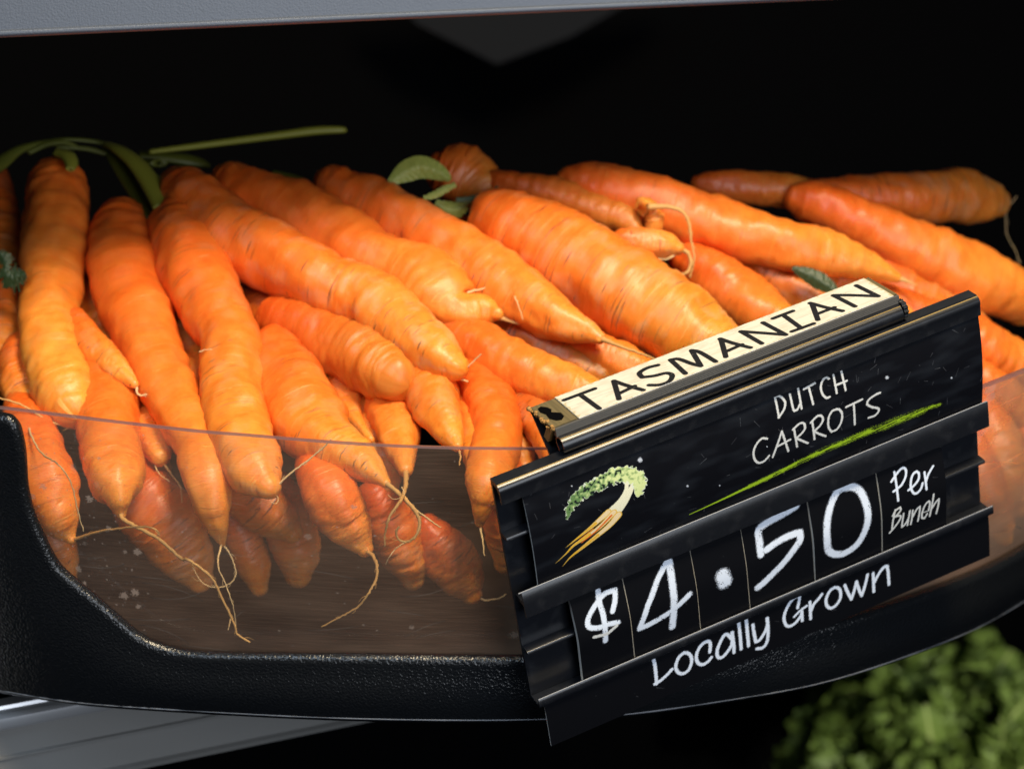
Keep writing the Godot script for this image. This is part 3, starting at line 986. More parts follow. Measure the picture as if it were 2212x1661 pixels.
func build_greens() -> void:
	var list := [
		["stalk", "thick green carrot stalk rising from the dusty carrot's shoulder", "352,452,22 338,420,25 318,385,25 290,350,22 258,325,18 232,312,12", 1.15, 1.2, "stalk", 0.5],
		["stalk", "narrow green stalk leaning beside the thick one above the dusty carrot", "326,472,13 306,440,17 280,398,18 250,350,16 226,318,10", 1.155, 1.21, "dark_stalk", 0.45],
		["stalk", "thin stem crossing the other stalks at the back left", "120,318,5 190,322,6 260,344,7 320,372,7 350,388,5", 1.19, 1.2, "dark_stalk", 0.8],
		["stalk", "withered stem end sticking up behind the upright carrot", "60,330,6 100,312,7 140,308,6 175,322,4", 1.17, 1.19, "dark_stalk", 0.8],
		["stalk", "dark stalk lying behind the thick stalk, pointing to the frayed carrot", "345,352,22 300,352,26 268,345,24 240,330,18", 1.18, 1.22, "dark_stalk", 0.4],
		["stalk", "olive stalk arching over the upright carrot to the left edge", "-30,370,20 0,352,18 40,324,11 90,308,6 150,301,5 220,309,6 262,328,6", 1.14, 1.2, "dark_stalk", 0.7],
		["stalk", "long thin straight stalk pointing right above the heap", "322,328,6 400,318,8 500,305,9 600,292,10 680,282,11 735,280,9 745,282,5", 1.19, 1.2, "stalk", 0.8],
		["stalk", "flat green stalk base behind the long ridged carrot", "300,335,14 350,338,20 400,345,22 435,352,16 452,358,6", 1.2, 1.21, "dark_stalk", 0.5],
		["stalk", "green stalk stump on the crown of the upright carrot", "150,366,9 152,352,15 146,338,18 128,330,18", 1.155, 1.17, "stalk", 0.6],
		["stalk", "short olive stalk end between two carrots at mid heap", "590,372,8 620,382,13 650,390,13 670,398,6", 1.2, 1.19, "dark_stalk", 0.6],
		["leaf", "broad pale green leaf beside the round-shouldered carrot", "836,398,3 852,386,13 876,370,23 905,360,25 935,366,21 958,378,14 972,390,5", 1.165, 1.165, "leaf", 0.03],
		["leaf", "pale leaf tip under the round-shouldered carrot", "940,438,8 962,450,17 985,452,18 1005,442,12 1018,436,4", 1.168, 1.172, "leaf", 0.15],
		["leaf", "narrow green sprig in front of the round-shouldered carrot", "915,428,4 940,420,8 962,408,8 984,398,6", 1.158, 1.158, "leaf", 0.3],
		["leaf", "thin dark sprig between the thickest carrot and the round one", "985,432,5 1020,428,6 1060,412,4 1075,402,2", 1.165, 1.17, "dark_leaf", 0.3],
		["leaf", "dark torn leaf scrap lying at the left edge", "-6,545,8 8,558,16 12,575,10 10,590,18 24,598,26 42,596,20 54,590,6", 1.095, 1.09, "dark_leaf", 0.9],
		["leaf", "small green sprig at the back right of the heap", "1560,402,5 1574,394,10 1584,402,10 1580,416,6", 1.2, 1.2, "leaf", 0.5],
		["leaf", "dark green fringe between the back right carrots", "1600,424,4 1630,430,9 1655,432,10 1685,436,6", 1.21, 1.21, "dark_leaf", 0.8],
		["leaf", "dark green leaf above the middle of the white strip", "1712,578,4 1740,590,15 1768,604,19 1796,622,14 1812,636,4", 1.125, 1.12, "dark_leaf", 0.15],
	]
	for q in list:
		var src := numbers(q[2])
		var shift := heap_depth(src[0][0], 400.0) - heap_depth(1062.0, 400.0)
		var o := at(src[0][0], src[0][1], q[3] + shift)
		var t := thing("carrot_" + q[0], q[1], q[0], o, "green tops among the carrots")
		if q[0] == "stalk":
			part("stem", stalk_mesh(q[2], q[3] + shift, q[4] + shift, o, q[6]), M[q[5]], t)
		else:
			part("blade", leaf_mesh(q[2], q[3] + shift, q[4] + shift, o, q[6]), M[q[5]], t)


# ---------------------------------------------------------------- price sign
const SIGN_ART := [
	["dutch", 1.0, "1271,83 1275,186"],
	["dutch", 1.0, "1271,83 1295,93 1313,123 1308,151 1291,170 1272,185"],
	["dutch", 1.0, "1342,101 1346,170 1352,184 1366,182 1381,162"],
	["dutch", 1.0, "1384,89 1386,187"],
	["dutch", 1.0, "1410,103 1466,96"],
	["dutch", 1.0, "1434,101 1443,188"],
	["dutch", 1.0, "1535,101 1519,90 1500,102 1490,128 1494,160 1509,183 1525,184"],
	["dutch", 1.0, "1558,92 1561,180"],
	["dutch", 1.0, "1598,90 1605,183"],
	["dutch", 1.0, "1561,142 1617,142"],
	["carrots", 1.0, "1206,263 1181,252 1154,268 1136,298 1136,336 1155,367 1184,368 1207,351"],
	["carrots", 1.0, "1279,256 1224,366"],
	["carrots", 1.0, "1279,256 1301,368"],
	["carrots", 1.0, "1254,321 1315,313"],
	["carrots", 1.0, "1337,265 1345,364"],
	["carrots", 1.0, "1332,269 1363,254 1385,258 1391,284 1375,303 1344,319 1363,336 1398,368"],
	["carrots", 1.0, "1428,268 1432,362"],
	["carrots", 1.0, "1420,271 1451,253 1473,257 1480,282 1461,305 1433,319 1451,339 1487,369"],
	["carrots", 1.0, "1554,256 1528,257 1508,283 1504,327 1519,360 1546,356 1567,330 1575,292 1565,264 1551,256"],
	["carrots", 1.0, "1597,264 1679,258"],
	["carrots", 1.0, "1636,263 1634,370"],
	["carrots", 1.0, "1770,261 1744,262 1709,274 1700,292 1721,314 1753,335 1756,351 1736,366 1704,364"],
	["dollar", 2.3, "387,805 407,763 418,714 375,710 338,728 293,767 270,798 268,832 308,854 354,857 402,868"],
	["dollar", 2.3, "343,686 337,737 342,797 340,850 333,940"],
	["dollar", 1.5, "393,882 359,898 336,903 283,892"],
	["four", 2.6, "675,684 622,742 584,804 552,853 528,900 502,949"],
	["four", 2.6, "501,955 553,954 642,938 698,915 754,883"],
	["four", 3.1, "686,689 682,769 678,864 667,950 655,1022"],
	["point", 6.4, "923,864 929,902"],
	["five", 3.2, "1321,677 1258,689 1196,696 1129,714 1122,773 1119,842"],
	["five", 3.2, "1149,829 1204,814 1267,807 1320,813 1316,851 1280,888 1225,935 1163,974 1119,999 1089,1012"],
	["zero", 3.3, "1589,688 1540,681 1499,716 1470,769 1451,832 1445,909 1452,970 1491,1008 1540,1020 1597,1000 1635,950 1657,888 1659,817 1643,744 1617,704 1589,688"],
	["per", 1.2, "1795,744 1825,719 1854,702 1871,707 1875,729 1864,757 1843,780 1822,789 1799,796"],
	["per", 1.2, "1817,704 1818,772 1817,851"],
	["per", 1.2, "1874,820 1904,809 1931,788 1937,761 1928,746 1910,750 1895,773 1888,808 1896,841 1912,853 1936,841 1950,815"],
	["per", 1.2, "1966,765 1966,854"],
	["per", 1.2, "1969,811 1985,782 2013,753"],
	["bunch", 1.0, "1798,893 1785,948 1779,993"],
	["bunch", 1.0, "1783,920 1800,898 1824,890 1826,906 1810,923 1795,931 1821,936 1825,950 1813,969 1788,994 1766,1011"],
	["bunch", 1.0, "1841,933 1833,984 1831,1007 1848,999 1867,969 1874,933"],
	["bunch", 1.0, "1874,933 1860,1011"],
	["bunch", 1.0, "1889,937 1885,977 1878,1013"],
	["bunch", 1.0, "1890,973 1909,942 1927,932 1925,964 1916,1012"],
	["bunch", 1.0, "1973,977 1980,938 1974,923 1955,936 1939,973 1938,1003 1951,1012 1966,992"],
	["bunch", 1.0, "2001,896 1992,949 1979,1013"],
	["bunch", 1.0, "1987,977 2010,948 2028,935 2026,964 2014,1013"],
	["bunch", 0.5, "1941,975 1976,978"],
	["locally", 1.6, "549,1150 549,1219 545,1295"],
	["locally", 1.6, "537,1291 567,1285 599,1270 628,1251"],
	["locally", 1.6, "695,1190 670,1201 651,1229 647,1261 661,1291 684,1302 709,1291 725,1258 726,1228 714,1202 695,1190"],
	["locally", 1.6, "818,1246 826,1206 818,1185 794,1184 768,1202 752,1234 753,1272 774,1297 802,1295 823,1279"],
	["locally", 1.6, "930,1223 913,1191 895,1192 870,1224 854,1260 856,1294 876,1304 905,1285 930,1253 940,1194"],
	["locally", 1.6, "937,1192 939,1254 936,1306"],
	["locally", 1.6, "977,1138 975,1224 973,1304"],
	["locally", 1.6, "1015,1136 1012,1225 1011,1305"],
	["locally", 1.6, "1043,1199 1045,1257 1049,1300 1068,1298 1095,1271 1114,1233 1116,1197"],
	["locally", 1.6, "1118,1198 1114,1274 1104,1326 1081,1349 1051,1341"],
	["grown", 1.5, "1273,1211 1288,1161 1276,1149 1251,1157 1221,1186 1201,1227 1203,1269 1222,1293 1254,1289 1284,1263 1292,1243"],
	["grown", 1.5, "1292,1240 1290,1293"],
	["grown", 1.5, "1337,1207 1333,1303"],
	["grown", 1.5, "1338,1261 1355,1229 1381,1211 1401,1194"],
	["grown", 1.5, "1467,1187 1442,1195 1420,1229 1420,1266 1439,1292 1468,1288 1492,1259 1495,1220 1485,1197 1467,1187"],
	["grown", 1.5, "1520,1198 1533,1248 1549,1292 1564,1256 1581,1206 1592,1262 1603,1297 1621,1255 1641,1194"],
	["grown", 1.5, "1670,1200 1667,1304"],
	["grown", 1.5, "1671,1255 1696,1219 1726,1192 1745,1194 1748,1239 1748,1300"],
	["grown", 1.2, "1251,1252 1284,1232 1319,1222"],
]
const STRIP_ART := [
	["mark", 0.0, "20,-171 161,-168"],
	["mark", 0.0, "92,-159 99,-12"],
	["mark", 0.0, "253,-171 198,-25"],
	["mark", 0.0, "253,-171 276,-100 309,-22"],
	["mark", 0.0, "224,-65 298,-75"],
	["mark", 0.0, "457,-162 413,-171 367,-157 358,-117 403,-93 451,-80 460,-47 427,-13 381,-14 348,-41"],
	["mark", 0.0, "509,-23 520,-165 549,-147 570,-77 589,-34 627,-175 645,-137 654,-24"],
	["mark", 0.0, "769,-173 706,-29"],
	["mark", 0.0, "768,-179 791,-104 823,-27"],
	["mark", 0.0, "735,-68 810,-74"],
	["mark", 0.0, "877,-25 867,-174 915,-115 991,-21 977,-176"],
	["mark", 0.0, "1029,-178 1125,-177"],
	["mark", 0.0, "1076,-172 1070,-24"],
	["mark", 0.0, "1026,-27 1129,-23"],
	["mark", 0.0, "1221,-176 1161,-39"],
	["mark", 0.0, "1218,-186 1245,-109 1279,-33"],
	["mark", 0.0, "1193,-84 1271,-83"],
	["mark", 0.0, "1340,-31 1329,-177 1382,-128 1462,-40 1450,-184"],
]
const PX := 6.0
var sign_at := Transform3D()


func eye_vector(x: float, y: float, z: float) -> Vector3:
	return eye.basis * Vector3(x, -y, -z)


func bend_points(src: Array) -> Array:
	if src.size() < 3:
		return src
	var out := []
	for i in src.size() - 1:
		var b := Vector2(src[i][0], src[i][1])
		var c := Vector2(src[i + 1][0], src[i + 1][1])
		var t0 := c - b
		var t1 := c - b
		if i > 0:
			var a := Vector2(src[i - 1][0], src[i - 1][1])
			t0 = (c - a) * 0.5 if (b - a).normalized().dot((c - b).normalized()) > 0.35 else (c - b) * 0.6
		if i < src.size() - 2:
			var d := Vector2(src[i + 2][0], src[i + 2][1])
			t1 = (d - b) * 0.5 if (c - b).normalized().dot((d - c).normalized()) > 0.35 else (c - b) * 0.6
		for k in 4:
			var f := k / 4.0
			var p := b * (2 * f * f * f - 3 * f * f + 1) + t0 * (f * f * f - 2 * f * f + f) + c * (-2 * f * f * f + 3 * f * f) + t1 * (f * f * f - f * f)
			out.append([p.x, p.y])
	out.append([src[-1][0], src[-1][1]])
	return out


# a stroke of chalk, marker or brush; points in pixels
func stroke(im: Image, pts: Array, w0: float, w1: float, color: Color, rough: float, holes: float) -> void:
	var n := pts.size() - 1
	for i in n:
		var a := Vector2(pts[i][0], pts[i][1])
		var b := Vector2(pts[i + 1][0], pts[i + 1][1])
		var ra := lerpf(w0, w1, float(i) / n) * 0.5
		var rb := lerpf(w0, w1, float(i + 1) / n) * 0.5
		var pad := maxf(ra, rb) * (1.0 + rough) + 1.5
		var x0 := maxi(int(minf(a.x, b.x) - pad), 0)
		var x1 := mini(int(maxf(a.x, b.x) + pad), im.get_width() - 1)
		var y0 := maxi(int(minf(a.y, b.y) - pad), 0)
		var y1 := mini(int(maxf(a.y, b.y) + pad), im.get_height() - 1)
		var ab := b - a
		var l2 := maxf(ab.length_squared(), 1e-6)
		for y in range(y0, y1 + 1):
			for x in range(x0, x1 + 1):
				var p := Vector2(x + 0.5, y + 0.5)
				var f := clampf((p - a).dot(ab) / l2, 0.0, 1.0)
				var r := lerpf(ra, rb, f)
				var d := p.distance_to(a + ab * f)
				if d > r * (1.0 + rough) + 1.0:
					continue
				r *= 1.0 + rough * fine.get_noise_2d(x * 0.45, y * 0.45)
				var q := clampf(r - d + 0.5, 0.0, 1.0)
				if holes > 0.0 and q > 0.0:
					var g := fine.get_noise_2d(x * 0.17 + y * 0.08 + 300.0, y * 0.3) * 0.5 + 0.5 + 0.35 * noise.get_noise_2d(x * 0.03, y * 0.03)
					q *= clampf((1.0 - holes * 1.2 - (g - 0.38)) * 6.0 - 1.2 * d / r, 0.0, 1.0)
				if q > 0.01:
					im.set_pixel(x, y, im.get_pixel(x, y).lerp(color, q))


func mm(s: String) -> Array:
	var out := []
	for q in numbers(s):
		out.append([(q[0] + 3.0) * PX, q[1] * PX])
	return out


func sign_texture() -> ImageTexture:
	var im := Image.create(1416, 850, false, Image.FORMAT_RGB8)
	im.fill(Color(0.055, 0.06, 0.075))
	# scuffs and dust on the old header card
	var r := RandomNumberGenerator.new()
	r.seed = 61
	for y in 320:
		for x in im.get_width():
			var c := noise.get_noise_2d(x * 0.006, y * 0.02 + 3.0) * 0.5 + 0.5
			var g := fine.get_noise_2d(x * 0.6, y * 0.6) * 0.5 + 0.5
			im.set_pixel(x, y, Color(0.055, 0.06, 0.08).lerp(Color(0.27, 0.3, 0.33), clampf((c - 0.4) * 0.75, 0.0, 1.0) * (0.35 + g * 0.65)))
	for i in 150:
		var x0 := r.randf() * 1400.0
		var y0 := r.randf() * (330.0 if i < 110 else 840.0)
		var a := r.randf() * TAU
		var l := r.randf_range(3.0, 26.0) if r.randf() < 0.7 else r.randf_range(0.5, 2.0)
		stroke(im, [[x0, y0], [x0 + cos(a) * l, y0 + sin(a) * l]], r.randf_range(0.4, 1.2), 0.4, Color(0.45, 0.46, 0.47), 0.4, 0.0)
	for q in [[181, 20, 1.5], [61.7, 12.5, 1.9], [81, 33.6, 0.9], [213, 33, 0.8], [96, 40, 0.6], [120, 30, 0.5], [30, 12, 0.5]]:
		stroke(im, [[(q[0] + 3.0) * PX, q[1] * PX], [(q[0] + 3.2) * PX, (q[1] + 0.3) * PX]], q[2] * PX, q[2] * PX, Color(0.75, 0.78, 0.82), 0.5, 0.1)
	# green brush line
	var sw := mm("80.8,49.1 92,48.5 101,47.9 110,47.2 120,46.5 131,45.4 138,44.8 147,44 158,44.1 170,43.8 179,44.4 183,44.1 190,44.5 198,44.6 203,44.5 207,45")
	var green := Color(0.62, 0.76, 0.16)
	stroke(im, sw.slice(0, 4), 0.4 * PX, 1.5 * PX, green, 0.25, 0.0)
	stroke(im, sw.slice(3, 7), 1.9 * PX, 2.3 * PX, green, 0.6, 0.1)
	stroke(im, sw.slice(6, 11), 2.3 * PX, 3.0 * PX, green, 0.85, 0.16)
	stroke(im, sw.slice(10, 14), 3.6 * PX, 2.7 * PX, green, 0.9, 0.2)
	stroke(im, sw.slice(13, 16), 2.2 * PX, 1.5 * PX, green, 0.95, 0.35)
	for i in 60:                                    # dry bristle flecks along it
		var k := r.randi_range(3, 13)
		var g := r.randf()
		var x: float = lerpf(sw[k][0], sw[k + 1][0], g)
		var y: float = lerpf(sw[k][1], sw[k + 1][1], g) + r.randf_range(-8.5, 8.5)
		stroke(im, [[x, y], [x + r.randf_range(5, 16), y - r.randf_range(-1, 1)]], 1.6, 0.6, green, 0.4, 0.0)
	for i in 55:                                    # gaps the brush left
		var k := r.randi_range(4, 14)
		var g := r.randf()
		var x: float = lerpf(sw[k][0], sw[k + 1][0], g)
		var y: float = lerpf(sw[k][1], sw[k + 1][1], g) + r.randf_range(-1.6, 1.6) * PX
		var l := r.randf_range(8, 40)
		stroke(im, [[x, y], [x + l, y - l * r.randf_range(-0.02, 0.1)]], r.randf_range(1.2, 3.4), 0.8, Color(0.055, 0.06, 0.075), 0.6, 0.0)
	picture_of_bunch(im)
	for q in SIGN_ART:
		var pts := []
		for p in bend_points(numbers(q[2])):
			pts.append([(p[0] * 0.1 + 3.0) * PX, p[1] * 0.1 * PX])
		var big: bool = q[1] > 2.0
		var c := Color(0.88, 0.92, 0.98) if big or q[0] in ["per", "locally", "grown"] else Color(0.84, 0.85, 0.84)
		if q[0] in ["per", "bunch"]:
			stroke(im, pts, q[1] * PX, q[1] * PX, c, 0.18, 0.0)
		else:
			stroke(im, pts, q[1] * PX * (1.1 if big else 1.08), q[1] * PX * (1.1 if big else 1.08), c, 0.34 if big else 0.4, 0.2 if big else 0.07)
	return ImageTexture.create_from_image(im)


func picture_of_bunch(im: Image) -> void:
	# pale stems, three roots, curly tops: a printed picture of a bunch of carrots
	var cream := Color(0.93, 0.92, 0.80)
	for s in ["47.5,33.5 51.5,29.9 54.9,25.7 57.7,20.6", "45.2,30.2 49.8,27.6 53.5,23.2 53.9,17.8", "46.4,32 51,28.6 56.5,22.5 59.5,19"]:
		stroke(im, bend_points(mm(s)), 2.7 * PX, 1.6 * PX, cream, 0.15, 0.0)
	for s in [["43.6,30.8 38.6,33.2 34.2,35.2 27.5,37.9 22.7,39.9", 3.2], ["46.2,32 39.5,36.2 32.6,38.6 26.5,40.4 22.6,43 17.3,45.9", 3.0], ["48.1,34.2 43.5,37.6 36.1,40.9 29.4,43.7 24.2,45.9 20.3,49", 3.6]]:
		var pts := bend_points(mm(s[0]))
		stroke(im, pts, s[1] * PX, 0.15 * PX, Color(0.90, 0.72, 0.30), 0.1, 0.0)
		stroke(im, pts.slice(0, pts.size() * 2 / 3), s[1] * 0.75 * PX, 0.9 * PX, Color(0.95, 0.85, 0.66), 0.1, 0.0)
		stroke(im, pts.slice(pts.size() / 3, pts.size() - 4), 1.2 * PX, 0.5 * PX, Color(0.93, 0.72, 0.2), 0.3, 0.0)
	stroke(im, mm("45,33 40,36.2 36,38.4 30,40.6"), 0.9 * PX, 0.5 * PX, Color(0.90, 0.42, 0.10), 0.4, 0.0)
	stroke(im, mm("36,36 32,37.6 29,38.8"), 0.6 * PX, 0.3 * PX, Color(0.92, 0.55, 0.15), 0.4, 0.0)
	var pts := bend_points(mm("25.4,25 27.4,21.5 30,19 35,17 41.2,16 48,15.2 54,16.2 58,19.4 59.8,23.4 58.6,27.2"))
	var wide := [2.2, 4.2, 5.4, 6.6, 7.0, 7.4, 7.6, 7.4, 6.4, 4.4]
	for y in range(60, 200):
		for x in range(150, 400):
			var p := Vector2(x, y)
			var best := 1e9
			var w := 0.0
			for i in range(0, pts.size(), 2):
				var k := i / 4.0
				var wk: float = lerpf(wide[int(k)], wide[mini(int(k) + 1, 9)], k - int(k)) * PX * 0.5
				var d := p.distance_to(Vector2(pts[i][0], pts[i][1])) - wk
				if d < best:
					best = d
					w = k
			var edge := noise.get_noise_2d(x * 0.06, y * 0.06) * 7.0
			if best + edge > 0.0:
				continue
			var cell := noise.get_noise_2d(x * 0.055 + 70.0, y * 0.055)
			var vein := absf(noise.get_noise_2d(x * 0.04 + 140.0, y * 0.04))
			if cell < -0.34 and w < 6.0:
				im.set_pixel(x, y, Color(0.12, 0.16, 0.15))
				continue
			var pale := clampf((w - 3.5) * 0.22 + 0.25 + cell * 1.1, 0.0, 1.0)
			var c := Color(0.40, 0.53, 0.32).lerp(Color(0.84, 0.89, 0.62), pale)
			if w < 4.5:
				c = c.lerp(Color(0.25, 0.38, 0.25), clampf(0.6 - vein * 4.0, 0.0, 0.6))
			if best + edge > -1.6:
				c = Color(0.88, 0.91, 0.84)
			im.set_pixel(x, y, c)


# a bowed card in the sign's own axes; centre line [(v, n)...] in millimetres
func card(called: String, label: String, line: Array, u0: float, u1: float, thick: float, art: Material, tone: Material) -> Node3D:
	var pts := PackedVector2Array()
	var soft := []
	for i in (line.size() - 1) * 6 + 1:
		soft.append(spline(line, i / 6.0))
	var fr := []
	var bk := []
	var uvs := []
	var edge := SurfaceTool.new()
	edge.begin(Mesh.PRIMITIVE_TRIANGLES)
	var a := []
	var b := []
	for i in soft.size():
		var v: float = soft[i][0]
		var n: float = soft[i][1]
		var f := PackedVector3Array()
		var g := PackedVector3Array()
		var uv := PackedVector2Array()
		for j in 5:
			var u := lerpf(u0, u1, j / 4.0)
			f.append(Vector3(u, -v, n) * 0.001)
			g.append(Vector3(u, -v, n - thick) * 0.001)
			uv.append(Vector2((u + 3.0) / 236.0, v * PX / 850.0))
		fr.append(f)
		bk.append(g)
		uvs.append(uv)
		a.append(PackedVector3Array([g[0], f[0]]))
		b.append(PackedVector3Array([f[4], g[4]]))
	var t := thing(called, label, "price card" if called != "header_card" and called != "footer_card" else "sign card")
	t.transform = sign_at
	var e := sheet(a)
	sheet(b, [], false, e)
	sheet([fr[-1], bk[-1]], [], false, e)
	sheet([bk[0], fr[0]], [], false, e)
	part("face", done(sheet(fr, uvs)), art, t)
	part("back", done(sheet(bk, [], true)), M.card_back, t)
	part("cut_edge", done(e), tone, t)
	return t


func build_sign() -> void:
	var u := eye_vector(0.8942, -0.3406, 0.2904)
	var v := eye_vector(0.148, 0.8373, 0.5263)
	var n := u.cross(-v).normalized()
	sign_at = Transform3D(Basis(u, -v, n).orthonormalized(), eye * Vector3(-0.0045, -0.0413, -0.93))
	var s := thing("sign_holder", "black ribbed plastic price rail tilted in front of the clear panel", "sign holder")
	s.transform = sign_at
	var ex := Vector3(0, -1, 0) * 0.001
	var ey := Vector3(0, 0, 1) * 0.001
	var a := Vector3(-0.0012, 0, 0)
	var b := Vector3(0.2302, 0, 0)
	# the sections lie in (down, out) millimetres
	var back := PackedVector2Array([Vector2(0.5, -6.2), Vector2(113.5, -7.0), Vector2(113.5, -8.6), Vector2(0.5, -7.8)])
	part("back_plate", done(extrude(back, a, b, ex, ey)), M.rail, s)
	var roll := arc(Vector2(2.2, -2.2), 3.1, 190.0, 70.0, 10)
	roll.append_array(PackedVector2Array([Vector2(8.0, 0.9), Vector2(8.4, 0.4), Vector2(8.0, -0.1), Vector2(4.0, -0.4), Vector2(1.6, -2.0), Vector2(1.4, -7.8), Vector2(-0.6, -7.8)]))
	part("top_lip", done(extrude(roll, a, b, ex, ey)), M.rail, s)
	for q in [[26.5, -1.2], [86.5, -1.6]]:
		part("rib", done(extrude(PackedVector2Array([Vector2(q[0] - 0.7, -7.0), Vector2(q[0] - 0.6, q[1] - 0.3), Vector2(q[0] - 0.3, q[1]), Vector2(q[0] + 0.9, q[1] + 0.1), Vector2(q[0] + 1.2, q[1] - 0.4), Vector2(q[0] + 0.9, -7.0)]), a, b, ex, ey)), M.rail, s)
	var mid := PackedVector2Array([Vector2(53.4, 0.1), Vector2(53.2, 0.6), Vector2(53.7, 1.1), Vector2(60.0, 1.4), Vector2(66.2, 1.5), Vector2(66.7, 1.0), Vector2(66.2, 0.5), Vector2(60.6, 0.3), Vector2(60.4, -7.2), Vector2(58.8, -7.2), Vector2(58.6, 0.2)])
	part("middle_lip", done(extrude(mid, a + Vector3(0.0014, 0, 0), b + Vector3(0.0012, 0, 0), ex, ey)), M.rail, s)
	var low := PackedVector2Array([Vector2(110.4, 0.5), Vector2(110.2, 1.0), Vector2(110.7, 1.5), Vector2(113.8, 1.6), Vector2(114.6, 1.2), Vector2(114.6, -8.6), Vector2(113.6, -8.6), Vector2(113.4, 0.3)])
	part("bottom_lip", done(extrude(low, a, b + Vector3(0.0012, 0, 0), ex, ey)), M.rail, s)
	for q in [[-0.55, -1.05, "glint_gold"], [53.15, 0.85, "worn_grey"], [110.15, 1.25, "worn_grey"]]:
		part("wear_glint_edge", done(extrude(arc(Vector2(q[0], q[1]), 0.26, 0.0, 315.0, 7), a, b + Vector3(0.001 if q[0] > 0.0 else 0.0, 0, 0), ex, ey)), M[q[2]], s)  # gold rod paints the warm lamp glint; grey rods are worn edges
	var art := StandardMaterial3D.new()
	art.albedo_texture = sign_texture()
	art.roughness = 0.36
	art.metallic_specular = 0.28
	# header, tiles and footer are loose cards
	card("header_card", "black card chalked DUTCH CARROTS with a printed bunch and green line", [[3.4, -0.9], [14, 0.7], [28, 1.6], [42, 1.0], [55.0, -0.4]], 8.4, 229.4, 0.9, art, M.card_edge)
	var group := "price tiles slotted in the sign"
	var tiles := [[21.0, 45.9, "black price tile chalked with a white dollar sign"], [46.4, 78.8, "black price tile chalked with a large white four"], [79.3, 103.9, "black price tile with only a white dot"], [104.4, 137.3, "black price tile chalked with a large white five"], [137.8, 172.4, "black price tile chalked with a large white zero"], [172.9, 206.8, "black price tile chalked Per Bunch in small white writing"]]
	for k in tiles.size():
		var lift: float = [0.0, 0.1, -0.35, -0.55, 0.05, 0.3][k]
		var bow: float = [1.1, 0.4, 0.3, 0.2, 0.5, 0.5][k]
		var c := card("price_tile", tiles[k][2], [[64.4, -0.6 + lift * 0.4], [75, 0.5 + lift + bow * 0.4], [87.2, 1.2 + lift + bow], [98, 0.8 + lift + bow * 0.5], [112.6, -0.3 + lift * 0.4]], tiles[k][0], tiles[k][1], [2.2, 1.5, 1.6, 0.7, 1.9, 1.9][k], art, M.card_edge)
		c.set_meta("group", group)
	card("footer_card", "black card chalked Locally Grown hanging from the sign's lower edge", [[112.4, -0.2], [120, 0.2], [130, 0.0], [138.8, -0.4]], 1.4, 229.5, 0.7, art, M.card_edge)


